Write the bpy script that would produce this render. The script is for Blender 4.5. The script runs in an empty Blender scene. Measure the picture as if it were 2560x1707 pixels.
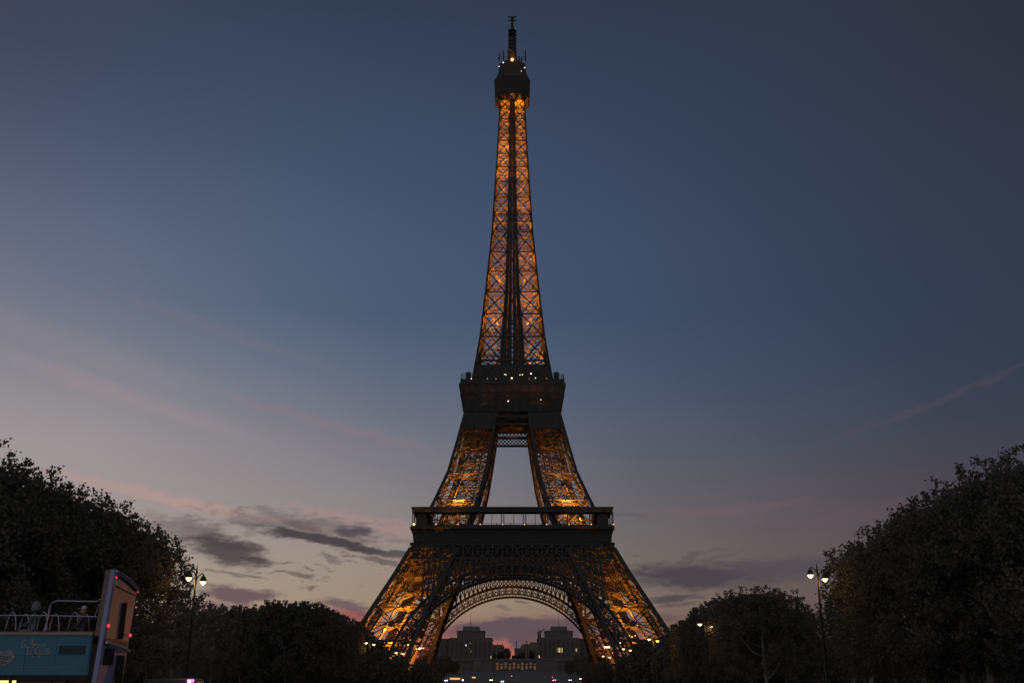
import bpy, math, random
import numpy as np
from mathutils import Vector, Matrix
R = math.radians
sc = bpy.context.scene
C = sc.collection

# ------------------------------------------------------------------ camera
FPX, PITCH, CAMH = 2650.0, R(18.2), 1.7          # focal length in pixels of the 2560 px photo
cam = bpy.data.cameras.new('camera')
cam.sensor_width = 36; cam.lens = 36*FPX/2560
cam.clip_start = 0.2; cam.clip_end = 20000
camo = bpy.data.objects.new('camera', cam); C.objects.link(camo)
camo.location = (0, 0, CAMH); camo.rotation_euler = (math.pi/2+PITCH, 0, 0)
sc.camera = camo
CT, ST = math.cos(PITCH), math.sin(PITCH)

def at(px, py, Y):
    """point on the vertical plane at distance Y that the photo shows at pixel (px, py)"""
    v = (853.5-py)/FPX
    zp = Y*(ST+v*CT)/(CT-v*ST)
    dc = Y*CT+zp*ST
    return Vector(((px-1280)*dc/FPX, Y, zp+CAMH))

# ------------------------------------------------------------------ render settings
sc.view_settings.view_transform = 'Standard'
sc.view_settings.look = 'None'
sc.view_settings.exposure = 0.0
sc.view_settings.gamma = 1.0
sc.render.engine = 'CYCLES'
sc.cycles.use_denoising = True
sc.cycles.max_bounces = 6
sc.cycles.diffuse_bounces = 4
sc.cycles.transmission_bounces = 4
sc.cycles.glossy_bounces = 2
sc.cycles.sample_clamp_indirect = 4.0
sc.cycles.use_light_tree = True

# ------------------------------------------------------------------ dusk sky (world, laid out by compass direction)
def s2l(c):
    c = c/255.0
    return c/12.92 if c <= 0.04045 else ((c+0.055)/1.055)**2.4
def lin(rgb): return tuple(s2l(c) for c in rgb)+(1.0,)

SKX = [0, 320, 640, 960, 1281, 1600, 1920, 2240, 2560]
SKY = {
 0:[(62,66,86),(57,65,86),(53,63,85),(50,60,82),(49,58,80),(48,57,76),(47,55,72),(47,52,67),(47,50,62)],
 200:[(70,78,100),(64,76,100),(60,74,99),(56,70,96),(54,67,92),(52,64,87),(50,60,80),(49,56,74),(48,53,67)],
 400:[(85,93,116),(76,88,114),(69,84,110),(63,79,106),(59,74,102),(56,69,95),(53,64,86),(51,59,79),(49,55,71)],
 600:[(108,112,132),(92,103,127),(80,95,121),(72,88,116),(66,82,111),(61,76,103),(56,68,91),(53,62,82),(50,57,74)],
 800:[(124,124,137),(106,113,131),(89,102,124),(76,91,115),(70,86,111),(64,78,103),(57,70,92),(53,64,84),(50,58,74)],
 900:[(140,136,141),(121,124,137),(104,113,131),(88,101,122),(79,93,115),(70,83,106),(62,74,94),(57,66,84),(53,60,75)],
 1000:[(152,147,149),(137,135,141),(119,122,135),(102,109,125),(89,99,118),(78,88,107),(69,78,96),(62,69,85),(57,62,76)],
 1100:[(159,151,152),(149,144,147),(134,131,138),(117,118,129),(102,107,121),(88,93,107),(77,82,97),(69,71,83),(63,63,74)],
 1200:[(162,152,151),(155,147,148),(143,138,140),(129,127,131),(113,112,119),(97,97,105),(87,85,94),(76,73,82),(70,65,73)],
 1300:[(163,151,148),(159,148,145),(152,142,139),(140,132,131),(120,116,118),(106,101,104),(98,89,94),(86,77,82),(76,69,75)],
 1400:[(163,150,142),(162,150,140),(160,147,137),(152,139,130),(130,122,116),(112,106,102),(100,93,92),(90,80,82),(80,70,74)],
 1480:[(164,148,136),(163,149,136),(162,146,130),(155,138,122),(150,134,116),(124,110,102),(106,93,90),(92,79,80),(82,70,72)],
 1530:[(162,140,128),(162,142,128),(164,142,122),(158,136,118),(148,130,112),(128,112,100),(108,92,88),(91,77,78),(81,68,71)],
 1580:[(150,110,108),(152,112,108),(156,118,106),(156,108,98),(136,98,94),(126,100,92),(106,84,84),(88,72,75),(78,64,68)],
 1620:[(150,90,95),(150,92,95),(155,90,92),(166,88,86),(186,98,90),(150,88,84),(100,75,78),(85,68,72),(75,60,65)],
 1700:[(140,82,84),(140,84,84),(145,84,84),(160,86,82),(170,92,84),(140,82,80),(95,72,75),(80,65,70),(72,58,62)]}
SKYY = sorted(SKY)
def sky_px(x, y):
    x = min(max(x, 0), 2560); y = min(max(y, 0), 1700)
    i = max(k for k in range(len(SKX)) if SKX[k] <= x); i = min(i, len(SKX)-2)
    j = max(k for k in range(len(SKYY)) if SKYY[k] <= y); j = min(j, len(SKYY)-2)
    u = (x-SKX[i])/(SKX[i+1]-SKX[i]); v = (y-SKYY[j])/(SKYY[j+1]-SKYY[j])
    out = []
    for k in range(3):
        a = SKY[SKYY[j]][i][k]*(1-u)+SKY[SKYY[j]][i+1][k]*u
        b = SKY[SKYY[j+1]][i][k]*(1-u)+SKY[SKYY[j+1]][i+1][k]*u
        out.append(a*(1-v)+b*v)
    m = sum(out)/3; k = .93 if y < 700 else 1.0
    out = [(m+(c-m)*k)*1.0 for c in out]
    w = max(0, 1-abs(y-1120)/260)*max(0, 1-x/1700)
    q = max(0, 1-abs(y-1230)/240)*min(1, max(0, (x-1350)/450))
    return [out[0]+2*w, out[1], out[2]]
def dir_to_px(az, el):
    d = Vector((math.sin(az)*math.cos(el), math.cos(az)*math.cos(el), math.sin(el)))
    f = d.y*CT+d.z*ST; u = d.z*CT-d.y*ST
    return 1280+FPX*d.x/f, 853.5-FPX*u/f
def px_to_dir(px, py):
    u = (853.5-py)/FPX; x = (px-1280)/FPX
    d = Vector((x, CT-u*ST, ST+u*CT)).normalized()
    return math.degrees(math.atan2(d.x, d.y)), math.degrees(math.asin(d.z))

world = bpy.data.worlds.new('World'); sc.world = world; world.use_nodes = True
nt = world.node_tree; nt.nodes.clear()
def N(t, **k):
    n = nt.nodes.new(t)
    for a, b in k.items(): setattr(n, a, b)
    return n
def M(op, a, b=None, c=None, clamp=False):
    n = N('ShaderNodeMath', operation=op, use_clamp=clamp)
    for i, v in enumerate((a, b, c)):
        if v is None: continue
        if isinstance(v, (int, float)): n.inputs[i].default_value = v
        else: nt.links.new(v, n.inputs[i])
    return n.outputs[0]
def MIX(f, a, b):
    n = N('ShaderNodeMix', data_type='RGBA')
    for i, v in ((0, f), (6, a), (7, b)):
        if isinstance(v, (int, float)): n.inputs[i].default_value = v
        elif isinstance(v, tuple): n.inputs[i].default_value = v
        else: nt.links.new(v, n.inputs[i])
    return n.outputs[2]
tc = N('ShaderNodeTexCoord'); sep = N('ShaderNodeSeparateXYZ')
nt.links.new(tc.outputs['Generated'], sep.inputs[0])
dx, dy, dz = sep.outputs
AZ = M('MULTIPLY', M('ARCTAN2', dx, dy), 57.29578)
EL = M('MULTIPLY', M('ARCSINE', dz), 57.29578)
ELS = [0.2, 1.2, 2, 2.8, 3.6, 4.5, 5.5, 6.8, 8.2, 10, 12, 14, 16.5, 19.5, 23, 27, 31, 36]
t_el = M('DIVIDE', EL, 90.0, clamp=True)
cols = []
AZS = [-30, -22, -14, -7, 0, 7, 14, 22, 30]
for a in AZS:
    rp = N('ShaderNodeValToRGB'); cr = rp.color_ramp
    while len(cr.elements) > 1: cr.elements.remove(cr.elements[-1])
    for k, e in enumerate(ELS):
        x, y = dir_to_px(R(a), R(e)); c = lin(sky_px(x, y))
        el = cr.elements[0] if k == 0 else cr.elements.new(e/90)
        el.position = e/90; el.color = c
    el = cr.elements.new(0.7); el.color = lin((44, 52, 74))
    nt.links.new(t_el, rp.inputs[0]); cols.append(rp.outputs[0])
col = cols[0]
for i in range(1, len(AZS)):
    mr = N('ShaderNodeMapRange', interpolation_type='SMOOTHSTEP' if False else 'LINEAR')
    nt.links.new(AZ, mr.inputs[0]); mr.inputs[1].default_value = AZS[i-1]; mr.inputs[2].default_value = AZS[i]
    col = MIX(mr.outputs[0], col, cols[i])

# clouds: soft banks in (azimuth, elevation), broken up by stretched noise
vec = N('ShaderNodeCombineXYZ'); nt.links.new(AZ, vec.inputs[0]); nt.links.new(EL, vec.inputs[1])
mp = N('ShaderNodeMapping'); nt.links.new(vec.outputs[0], mp.inputs[0])
mp.inputs['Scale'].default_value = (0.55, 1.5, 1); mp.inputs['Rotation'].default_value = (0, 0, R(8))
nz = N('ShaderNodeTexNoise'); nt.links.new(mp.outputs[0], nz.inputs['Vector'])
nz.inputs['Scale'].default_value = 1.0; nz.inputs['Detail'].default_value = 6; nz.inputs['Roughness'].default_value = 0.58
sub = N('ShaderNodeVectorMath', operation='SUBTRACT'); nt.links.new(nz.outputs['Color'], sub.inputs[0]); sub.inputs[1].default_value = (.5, .5, .5)
mul = N('ShaderNodeVectorMath', operation='MULTIPLY'); nt.links.new(sub.outputs[0], mul.inputs[0]); mul.inputs[1].default_value = (3.0, .85, 0)
add = N('ShaderNodeVectorMath', operation='ADD'); nt.links.new(vec.outputs[0], add.inputs[0]); nt.links.new(mul.outputs[0], add.inputs[1])
WARP = add.outputs[0]
nz2 = N('ShaderNodeTexNoise'); mp2 = N('ShaderNodeMapping'); nt.links.new(vec.outputs[0], mp2.inputs[0])
mp2.inputs['Scale'].default_value = (0.9, 3.2, 1); mp2.inputs['Rotation'].default_value = (0, 0, R(10))
nt.links.new(mp2.outputs[0], nz2.inputs['Vector']); nz2.inputs['Scale'].default_value = 1.0
nz2.inputs['Detail'].default_value = 7; nz2.inputs['Roughness'].default_value = 0.62
NZ2 = nz2.outputs['Fac']
def cloud(px, py, hw, hh, tilt, op, rgb, soft=0.5, rag=0.9):
    """soft ragged bank centred where the photo shows it; hw, hh half sizes in photo pixels, tilt in degrees (clockwise)"""
    global col
    a, e = px_to_dir(px, py); k = math.degrees(1/FPX)
    m = N('ShaderNodeMapping', vector_type='TEXTURE'); nt.links.new(WARP, m.inputs[0])
    m.inputs['Location'].default_value = (a, e, 0); m.inputs['Rotation'].default_value = (0, 0, R(-tilt))
    m.inputs['Scale'].default_value = (hw*k, hh*k, 1)
    ln = N('ShaderNodeVectorMath', operation='LENGTH'); nt.links.new(m.outputs[0], ln.inputs[0])
    r = M('ADD', ln.outputs['Value'], M('MULTIPLY', M('SUBTRACT', 0.5, NZ2), rag))
    mr = N('ShaderNodeMapRange', interpolation_type='SMOOTHSTEP'); nt.links.new(r, mr.inputs[0])
    mr.inputs[1].default_value = 1.12; mr.inputs[2].default_value = 1.12-soft*.9
    mr.inputs[3].default_value = 0; mr.inputs[4].default_value = min(1, op*1.12)
    col = MIX(mr.outputs[0], col, lin(rgb))
PINK, GREY, DGR, PUR, DPUR = (178,146,138), (86,77,80), (72,65,69), (98,80,86), (76,68,74)
cloud(560, 1275, 520, 16, 9, .32, (190,150,140), .9, .4)
cloud(930, 1310, 240, 22, 11, .35, (176,138,134), .9, .4)
cloud(330, 1225, 260, 16, 8, .22, (184,150,142), .9, .4)
cloud(760, 1316, 260, 38, 6, .55, (104,94,97), .9, 2.6)
cloud(470, 1325, 130, 40, 8, .55, (104,94,97), .9, 2.4)
cloud(560, 1372, 120, 40, 14, .80, DGR, .8)
cloud(640, 1403, 46, 13, 4, .75, DGR, .8, .7)
cloud(610, 1365, 80, 13, 8, .5, DGR, .8)
cloud(810, 1350, 190, 14, 9, .85, DGR, .7, .7)
cloud(935, 1376, 120, 13, 11, .7, DGR, .8, .7)
cloud(885, 1331, 46, 20, 6, .85, (82,76,82), .9, .7)
cloud(745, 1312, 50, 12, 8, .5, GREY, .9)
cloud(960, 1404, 66, 9, 10, .6, GREY, .8)
cloud(830, 1396, 40, 6, 8, .45, GREY, .8)
cloud(600, 1438, 70, 5, 4, .6, (112,98,92), .8)
cloud(745, 1437, 56, 8, 9, .65, (112,98,92), .8)
cloud(520, 1428, 24, 5, 8, .5, (112,98,92), .8)
cloud(640, 1440, 14, 6, 8, .5, (112,98,92), .8)
cloud(790, 1470, 22, 6, 6, .5, (118,102,94), .8)
cloud(600, 1484, 105, 20, 3, .85, (104,86,90), .6, .5)
cloud(850, 1510, 80, 16, 4, .75, (104,86,90), .7, .8)
cloud(885, 1545, 80, 22, 6, .85, (150,88,86), .8)
cloud(900, 1530, 60, 9, 8, .5, (100,80,84), .8)
cloud(520, 1520, 120, 26, 0, .7, (110,86,92), .9, .6)
# right of the tower
cloud(1745, 1440, 235, 40, 2, .90, DPUR, .9, 1.0)
cloud(1960, 1420, 170, 36, -2, .80, (84,76,82), .9, .8)
cloud(1720, 1398, 100, 13, -20, .45, GREY, .9, .8)
cloud(1800, 1392, 60, 10, -16, .4, GREY, .9, .8)
cloud(1580, 1388, 20, 5, 3, .45, GREY, .9)
cloud(1570, 1287, 70, 11, 4, .45, (92,86,92), .9)
cloud(1690, 1494, 90, 12, -4, .75, DPUR, .8)
cloud(1690, 1514, 60, 7, -3, .6, (92,80,82), .8)
cloud(1660, 1545, 60, 14, 0, .6, (100,82,84), .9)
cloud(2110, 1290, 320, 26, -6, .25, (96,80,86), .95, .5)
cloud(2340, 1005, 420, 10, -17, .22, (92,78,88), .95, .4)
cloud(300, 985, 420, 30, 14, .28, (160,143,146), .95, .6)
cloud(560, 830, 420, 24, 14, .2, (122,114,128), .95, .6)
cloud(820, 1060, 380, 16, 12, .28, (138,122,128), .95, .6)
cloud(1800, 1275, 260, 16, -3, .4, (112,94,98), .95, .6)
cloud(150, 850, 520, 50, 12, .13, (158,145,145), .95, .5)
cloud(900, 1120, 420, 22, 8, .12, (135,122,128), .95, .5)
# under the arch
cloud(1275, 1568, 190, 28, -2, .95, (97,82,87), .6, .7)
cloud(1400, 1580, 130, 24, -12, .9, (96,80,85), .7, .8)
cloud(1310, 1598, 60, 17, -14, .85, (98,80,86), .7, .8)
cloud(1315, 1503, 26, 6, 3, .55, (100,88,84), .9)
cloud(1256, 1520, 26, 7, 5, .55, (104,92,88), .9)
cloud(1150, 1586, 70, 16, 4, .5, (130,90,92), .9)
def flecks(px, py, hw, hh, tilt, op, rgb, sc_=(1.6, 5.5), thr=.55, wd=.09):
    global col
    a, e = px_to_dir(px, py); k = math.degrees(1/FPX)
    m = N('ShaderNodeMapping', vector_type='TEXTURE'); nt.links.new(vec.outputs[0], m.inputs[0])
    m.inputs['Location'].default_value = (a, e, 0); m.inputs['Rotation'].default_value = (0, 0, R(-tilt)); m.inputs['Scale'].default_value = (hw*k, hh*k, 1)
    ln = N('ShaderNodeVectorMath', operation='LENGTH'); nt.links.new(m.outputs[0], ln.inputs[0])
    m2 = N('ShaderNodeMapping'); nt.links.new(WARP, m2.inputs[0]); m2.inputs['Rotation'].default_value = (0, 0, R(tilt)); m2.inputs['Scale'].default_value = (sc_[0], sc_[1], 1)
    n = N('ShaderNodeTexNoise'); nt.links.new(m2.outputs[0], n.inputs['Vector']); n.inputs['Scale'].default_value = 1; n.inputs['Detail'].default_value = 6; n.inputs['Roughness'].default_value = .6
    edge = M('SUBTRACT', 1.0, M('POWER', ln.outputs['Value'], 2.0), clamp=True)
    v = M('ADD', n.outputs['Fac'], M('MULTIPLY', M('SUBTRACT', edge, 1.0), .35))
    mr = N('ShaderNodeMapRange', interpolation_type='SMOOTHSTEP'); nt.links.new(v, mr.inputs[0])
    mr.inputs[1].default_value = thr; mr.inputs[2].default_value = thr+wd; mr.inputs[3].default_value = 0; mr.inputs[4].default_value = op
    col = MIX(mr.outputs[0], col, lin(rgb))
flecks(760, 1310, 330, 60, 8, .5, (104, 93, 96), (.7, 2.6), .52, .16)
flecks(720, 1425, 330, 75, 7, .6, (100, 88, 86), (1.0, 4.2), .49, .12)
flecks(560, 1375, 170, 70, 9, .6, (76, 69, 73), (.9, 3.2), .50, .14)
flecks(900, 1395, 200, 45, 11, .7, (88, 78, 80), (.9, 3.8), .50, .13)
flecks(1290, 1530, 130, 40, 2, .5, (104, 90, 88), (1.1, 3.6), .54, .12)
flecks(1780, 1400, 280, 60, -14, .45, (84, 76, 80), (.6, 2.4), .52, .18)
flecks(1700, 1505, 150, 50, -3, .6, (86, 74, 78), (.8, 4.0), .52, .12)
# added fill: sky behind the viewer brightened beyond dusk to lift dark surfaces
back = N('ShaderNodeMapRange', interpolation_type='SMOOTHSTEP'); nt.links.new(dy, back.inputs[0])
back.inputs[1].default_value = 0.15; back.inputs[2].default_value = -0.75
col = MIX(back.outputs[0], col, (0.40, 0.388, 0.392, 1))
below = M('LESS_THAN', dz, -0.01)
col = MIX(below, col, (0.03, 0.028, 0.028, 1))
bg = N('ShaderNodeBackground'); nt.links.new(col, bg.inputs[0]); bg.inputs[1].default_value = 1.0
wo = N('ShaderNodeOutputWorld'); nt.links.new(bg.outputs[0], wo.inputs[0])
world.cycles.sampling_method = 'MANUAL'; world.cycles.sample_map_resolution = 512

# ------------------------------------------------------------------ helpers
def tag(o, label=None, cat=None, group=None, kind=None):
    for k, v in (('label', label), ('category', cat), ('group', group), ('kind', kind)):
        if v: o[k] = v
    return o
def empty(name, loc=(0, 0, 0), rz=0, label=None, cat=None, group=None):
    o = bpy.data.objects.new(name, None); C.objects.link(o)
    o.location = loc; o.rotation_euler = (0, 0, rz); o.empty_display_size = .3
    return tag(o, label, cat, group)
class MB:
    def __init__(s): s.v, s.f = [], []
    def poly(s, pts):
        n = len(s.v); s.v += [tuple(p) for p in pts]; s.f.append(tuple(range(n, n+len(pts)))); return s
    def hexa(s, p):
        n = len(s.v); s.v += [tuple(q) for q in p]
        s.f += [(n, n+3, n+2, n+1), (n+4, n+5, n+6, n+7), (n, n+1, n+5, n+4), (n+1, n+2, n+6, n+5), (n+2, n+3, n+7, n+6), (n+3, n, n+4, n+7)]
        return s
    def box(s, x0, x1, y0, y1, z0, z1):
        return s.hexa([(x0,y0,z0),(x1,y0,z0),(x1,y1,z0),(x0,y1,z0),(x0,y0,z1),(x1,y0,z1),(x1,y1,z1),(x0,y1,z1)])
    def octa(s, h0, z0, h1, z1):
        t = .58; b = len(s.v)
        for h, z in ((h0, z0), (h1, z1)): s.v += [(h, h*t, z), (h*t, h, z), (-h*t, h, z), (-h, h*t, z), (-h, -h*t, z), (-h*t, -h, z), (h*t, -h, z), (h, -h*t, z)]
        s.f += [(b+i, b+(i+1) % 8, b+8+(i+1) % 8, b+8+i) for i in range(8)]+[tuple(b+7-i for i in range(8)), tuple(b+8+i for i in range(8))]
        return s
    def frustum(s, h0, z0, h1, z1):
        return s.hexa([(-h0,-h0,z0),(h0,-h0,z0),(h0,h0,z0),(-h0,h0,z0),(-h1,-h1,z1),(h1,-h1,z1),(h1,h1,z1),(-h1,h1,z1)])
    def beam(s, a, b, w, d=None, up=(0, 0, 1)):
        a, b = Vector(a), Vector(b); t = b-a
        if t.length < 1e-6: return s
        t.normalize(); u = Vector(up)
        if abs(t.dot(u)) > .97: u = Vector((0, 1, 0)) if abs(t.y) < .9 else Vector((1, 0, 0))
        x = t.cross(u).normalized(); y = x.cross(t)
        d = w if d is None else d
        x *= w/2; y *= d/2
        return s.hexa([a-x-y, a+x-y, a+x+y, a-x+y, b-x-y, b+x-y, b+x+y, b-x+y])
    def girder(s, a, b, w, n, normal, rail=.26, lace=.13):
        """flat lattice girder: two rails and zigzag lacing, lying in the plane square to normal"""
        a, b = Vector(a), Vector(b); t = (b-a).normalized(); x = t.cross(Vector(normal)).normalized()*(w/2)
        s.beam(a+x, b+x, rail, rail, normal); s.beam(a-x, b-x, rail, rail, normal)
        for i in range(n):
            p, q = a.lerp(b, i/n), a.lerp(b, (i+1)/n); sg = 1 if i % 2 else -1
            s.beam(p+x*sg, q-x*sg, lace, lace, normal)
        return s
    def tube(s, pts, rad, n=8, cap=True):
        pts = [Vector(p) for p in pts]; m = len(pts)
        rad = rad if isinstance(rad, (list, tuple)) else [rad]*m
        base = len(s.v); ref = Vector((0, 0, 1))
        for i in range(m):
            t = (pts[min(i+1, m-1)]-pts[max(i-1, 0)]).normalized()
            r = ref if abs(t.dot(ref)) < .95 else Vector((1, 0, 0))
            x = t.cross(r).normalized(); y = x.cross(t)
            for k in range(n):
                an = 2*math.pi*k/n
                s.v.append(tuple(pts[i]+x*(rad[i]*math.cos(an))+y*(rad[i]*math.sin(an))))
        for i in range(m-1):
            for k in range(n):
                k2 = (k+1) % n
                s.f.append((base+i*n+k, base+i*n+k2, base+(i+1)*n+k2, base+(i+1)*n+k))
        if cap:
            s.f.append(tuple(base+k for k in range(n))[::-1]); s.f.append(tuple(base+(m-1)*n+k for k in range(n)))
        return s
    def lathe(s, prof, n=16, c=(0, 0, 0)):
        base = len(s.v)
        for r, z in prof:
            for k in range(n):
                an = 2*math.pi*k/n; s.v.append((c[0]+r*math.cos(an), c[1]+r*math.sin(an), c[2]+z))
        for i in range(len(prof)-1):
            for k in range(n):
                k2 = (k+1) % n
                s.f.append((base+i*n+k, base+i*n+k2, base+(i+1)*n+k2, base+(i+1)*n+k))
        s.f.append(tuple(base+k for k in range(n))[::-1]); s.f.append(tuple(base+(len(prof)-1)*n+k for k in range(n)))
        return s
    def ball(s, c, r, n=8, sz=1.0):
        k = 5
        return s.lathe([(max(r*math.sin(math.pi*i/k), r*.02), -r*sz*math.cos(math.pi*i/k)) for i in range(k+1)], n, c)
    def build(s, name, mat, parent=None, smooth=False, bevel=0):
        me = bpy.data.meshes.new(name); me.from_pydata(s.v, [], s.f); me.update()
        if smooth: me.shade_smooth()
        o = bpy.data.objects.new(name, me); C.objects.link(o)
        me.materials.append(mat)
        if bevel:
            b = o.modifiers.new('bevel', 'BEVEL'); b.width = bevel; b.segments = 2; b.limit_method = 'ANGLE'
        if parent: o.parent = parent
        return o
def copy_tree(o, parent=None):
    c = o.copy(); C.objects.link(c)
    if parent: c.parent = parent
    for ch in list(o.children): copy_tree(ch, c)
    return c

def mat(name, rgb, rough=.7, metal=0, var=.25, scale=3.0, spec=.3, emit=None, es=0, obj_var=0, coord='Object'):
    m = bpy.data.materials.new(name); m.use_nodes = True
    t = m.node_tree; b = t.nodes['Principled BSDF']
    b.inputs['Roughness'].default_value = rough; b.inputs['Metallic'].default_value = metal
    b.inputs['Specular IOR Level'].default_value = spec
    if emit:
        b.inputs['Emission Color'].default_value = (*emit, 1); b.inputs['Emission Strength'].default_value = es
    if var:
        tcn = t.nodes.new('ShaderNodeTexCoord'); n = t.nodes.new('ShaderNodeTexNoise')
        t.links.new(tcn.outputs[coord], n.inputs['Vector'])
        n.inputs['Scale'].default_value = scale; n.inputs['Detail'].default_value = 5
        mr = t.nodes.new('ShaderNodeMapRange'); t.links.new(n.outputs['Fac'], mr.inputs[0])
        mr.inputs[1].default_value = .25; mr.inputs[2].default_value = .75
        mr.inputs[3].default_value = 1-var; mr.inputs[4].default_value = 1+var
        mx = t.nodes.new('ShaderNodeVectorMath'); mx.operation = 'SCALE'; mx.inputs[0].default_value = rgb
        if obj_var:
            oi = t.nodes.new('ShaderNodeObjectInfo'); m2 = t.nodes.new('ShaderNodeMapRange')
            t.links.new(oi.outputs['Random'], m2.inputs[0]); m2.inputs[3].default_value = 1-obj_var; m2.inputs[4].default_value = 1+obj_var
            m3 = t.nodes.new('ShaderNodeMath'); m3.operation = 'MULTIPLY'
            t.links.new(mr.outputs[0], m3.inputs[0]); t.links.new(m2.outputs[0], m3.inputs[1])
            t.links.new(m3.outputs[0], mx.inputs['Scale'])
        else: t.links.new(mr.outputs[0], mx.inputs['Scale'])
        t.links.new(mx.outputs[0], b.inputs['Base Color'])
    else: b.inputs['Base Color'].default_value = (*rgb, 1)
    return m
IRON = mat('iron_paint', (.034, .0325, .032), .8, var=.12, spec=.1, scale=.6)
IRON2 = mat('iron_paint_panel', (.040, .0385, .038), .85, var=.12, spec=.1, scale=.3)
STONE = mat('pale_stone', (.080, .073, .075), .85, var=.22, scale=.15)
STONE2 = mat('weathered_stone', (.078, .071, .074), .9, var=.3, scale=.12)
ROOFM = mat('roof_metal', (.065, .06, .063), .6, var=.2, scale=.3)
SLIT = mat('dark_glazing', (.03, .028, .028), .5, var=.1, spec=.15)
LEAF = mat('plane_leaf', (.115, .112, .098), .8, var=.15, scale=1.2, obj_var=.1, spec=.05)
LEAF2 = mat('autumn_leaf', (.13, .115, .097), .8, var=.2, scale=1.0, obj_var=.25, spec=.2)
def leafy(m):
    t = m.node_tree; b = t.nodes['Principled BSDF']; tr = t.nodes.new('ShaderNodeBsdfTranslucent'); mx = t.nodes.new('ShaderNodeMixShader')
    t.links.new(b.inputs['Base Color'].links[0].from_socket, tr.inputs[0]); mx.inputs[0].default_value = .5
    t.links.new(b.outputs[0], mx.inputs[1]); t.links.new(tr.outputs[0], mx.inputs[2])
    t.links.new(mx.outputs[0], t.nodes['Material Output'].inputs[0])
leafy(LEAF); leafy(LEAF2)
BARK = mat('plane_bark', (.17, .145, .115), .9, var=.4, scale=2.5)
GRASS = mat('lawn_grass', (.06, .075, .035), .9, var=.4, scale=.4)
GRND = mat('sandy_ground', (.075, .07, .066), .95, var=.3, scale=.05)
ASPH = mat('asphalt', (.05, .05, .052), .85, var=.25, scale=1.5)
KERB = mat('kerb_stone', (.3, .29, .28), .85, var=.2)
BLACKM = mat('black_metal', (.035, .035, .036), .5, metal=.0, var=.2, spec=.4)
WARM = mat('warm_bulb', (.8, .7, .5), .5, var=0, emit=(1, .62, .27), es=2.4)
WARMS = mat('small_warm_bulb', (.8, .7, .5), .5, var=0, emit=(1, .48, .18), es=.8)
WHITE_E = mat('white_bulb', (.8, .8, .7), .5, var=0, emit=(1, .76, .44), es=3.4)
def emat(name, rgb, es): return mat(name, rgb, .5, var=0, emit=rgb, es=es)

# ------------------------------------------------------------------ ground, lawn, avenue
def ground_h(y):
    if y < 600: return 0.0
    if y < 1050: return 19.0*(y-600)/450
    if y < 1120: return 19.0
    return min(19.0+(y-1120)*.05, 32)
g = MB(); ys = [-400, 0, 200, 400, 600, 680, 760, 840, 920, 1000, 1050, 1120, 1250, 1500, 3000, 9000]
xs = [-9000, -1500, -300, -100, 0, 100, 300, 1500, 9000]
for y in ys:
    for x in xs: g.v.append((x, y, ground_h(y)))
nx = len(xs)
for j in range(len(ys)-1):
    for i in range(nx-1): g.f.append((j*nx+i, j*nx+i+1, (j+1)*nx+i+1, (j+1)*nx+i))
tag(g.build('ground', GRND), kind='structure')
tag(MB().poly([(-15, 52, .004), (15, 52, .004), (15, 380, .004), (-15, 380, .004)]).build('lawn', GRASS), kind='structure')
tag(MB().poly([(-160, 33, .004), (160, 33, .004), (160, 44, .004), (-160, 44, .004)]).build('road', ASPH), kind='structure')
kb = MB(); kb.box(-160, 160, 32.7, 33, 0, .13); kb.box(-160, 160, 44, 44.3, 0, .13)
tag(kb.build('kerb', KERB), kind='structure')
tag(MB().poly([(-120, 752, ground_h(752)+.02), (120, 752, ground_h(752)+.02), (120, 770, ground_h(770)+.02), (-120, 770, ground_h(770)+.02)]).build('far_road', ASPH), kind='structure')

# ------------------------------------------------------------------ the tower
D = 457.0
def interp(t, z):
    if z <= t[0][0]: return t[0][1]
    for (a, b), (c, d) in zip(t, t[1:]):
        if z <= c: return b+(d-b)*(z-a)/(c-a)
    return t[-1][1]
WT = [(0, 68.8), (22.3, 56.6), (46.9, 43.2), (52.6, 40.3), (62.7, 36.2), (71.3, 32.5), (87.1, 26.3), (101, 22.9), (114.2, 19.9), (118, 19.0),
      (126, 17.6), (131.9, 16.6), (149.4, 14.1), (170.8, 12.0), (201.9, 9.3), (206.6, 9.05), (243.2, 7.1), (273, 5.8), (280, 5.6)]
IT = [(0, 42), (31.5, 31.5), (52, 22.5), (62, 18.5), (71, 15.2), (81.5, 12), (94, 9.8), (107, 7.7), (118, 6.6), (128, 5.4), (149, 4.7), (171, 3.0), (202, 2.1), (243, 1.35), (280, 1.0)]
def W(z): return interp(WT, z)
def I(z): return interp(IT, z)
def zf(py):
    """height on the tower's front face seen at photo row py"""
    z = 50.0
    for _ in range(60): z = at(1280, py, D-W(z)).z
    return z
tower = empty('lattice_tower', (0.15, D, 0), label='tall iron lattice tower glowing orange from inside above four arched legs', cat='tower')
LAMPC = (1.0, .29, .016)
def flood(p, power, name='floodlight', aim=None, cone=82):
    l = bpy.data.lights.new(name, 'SPOT' if aim else 'POINT'); l.energy = power; l.color = LAMPC if p[2] < 120 else (1, .26, .010); l.shadow_soft_size = .25
    o = bpy.data.objects.new(name, l); C.objects.link(o); o.parent = tower; o.location = p
    if aim:
        l.spot_size = R(cone); l.spot_blend = .55; o.rotation_euler = Vector(aim).to_track_quat('-Z', 'Y').to_euler()
    o.visible_camera = False
def lc(sx, sy, i, j, z):
    return Vector((sx*(I(z) if i else W(z)), sy*(I(z) if j else W(z)), z))
FACES = [((0, 0), (1, 0)), ((0, 1), (1, 1)), ((0, 0), (0, 1)), ((1, 0), (1, 1))]
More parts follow.
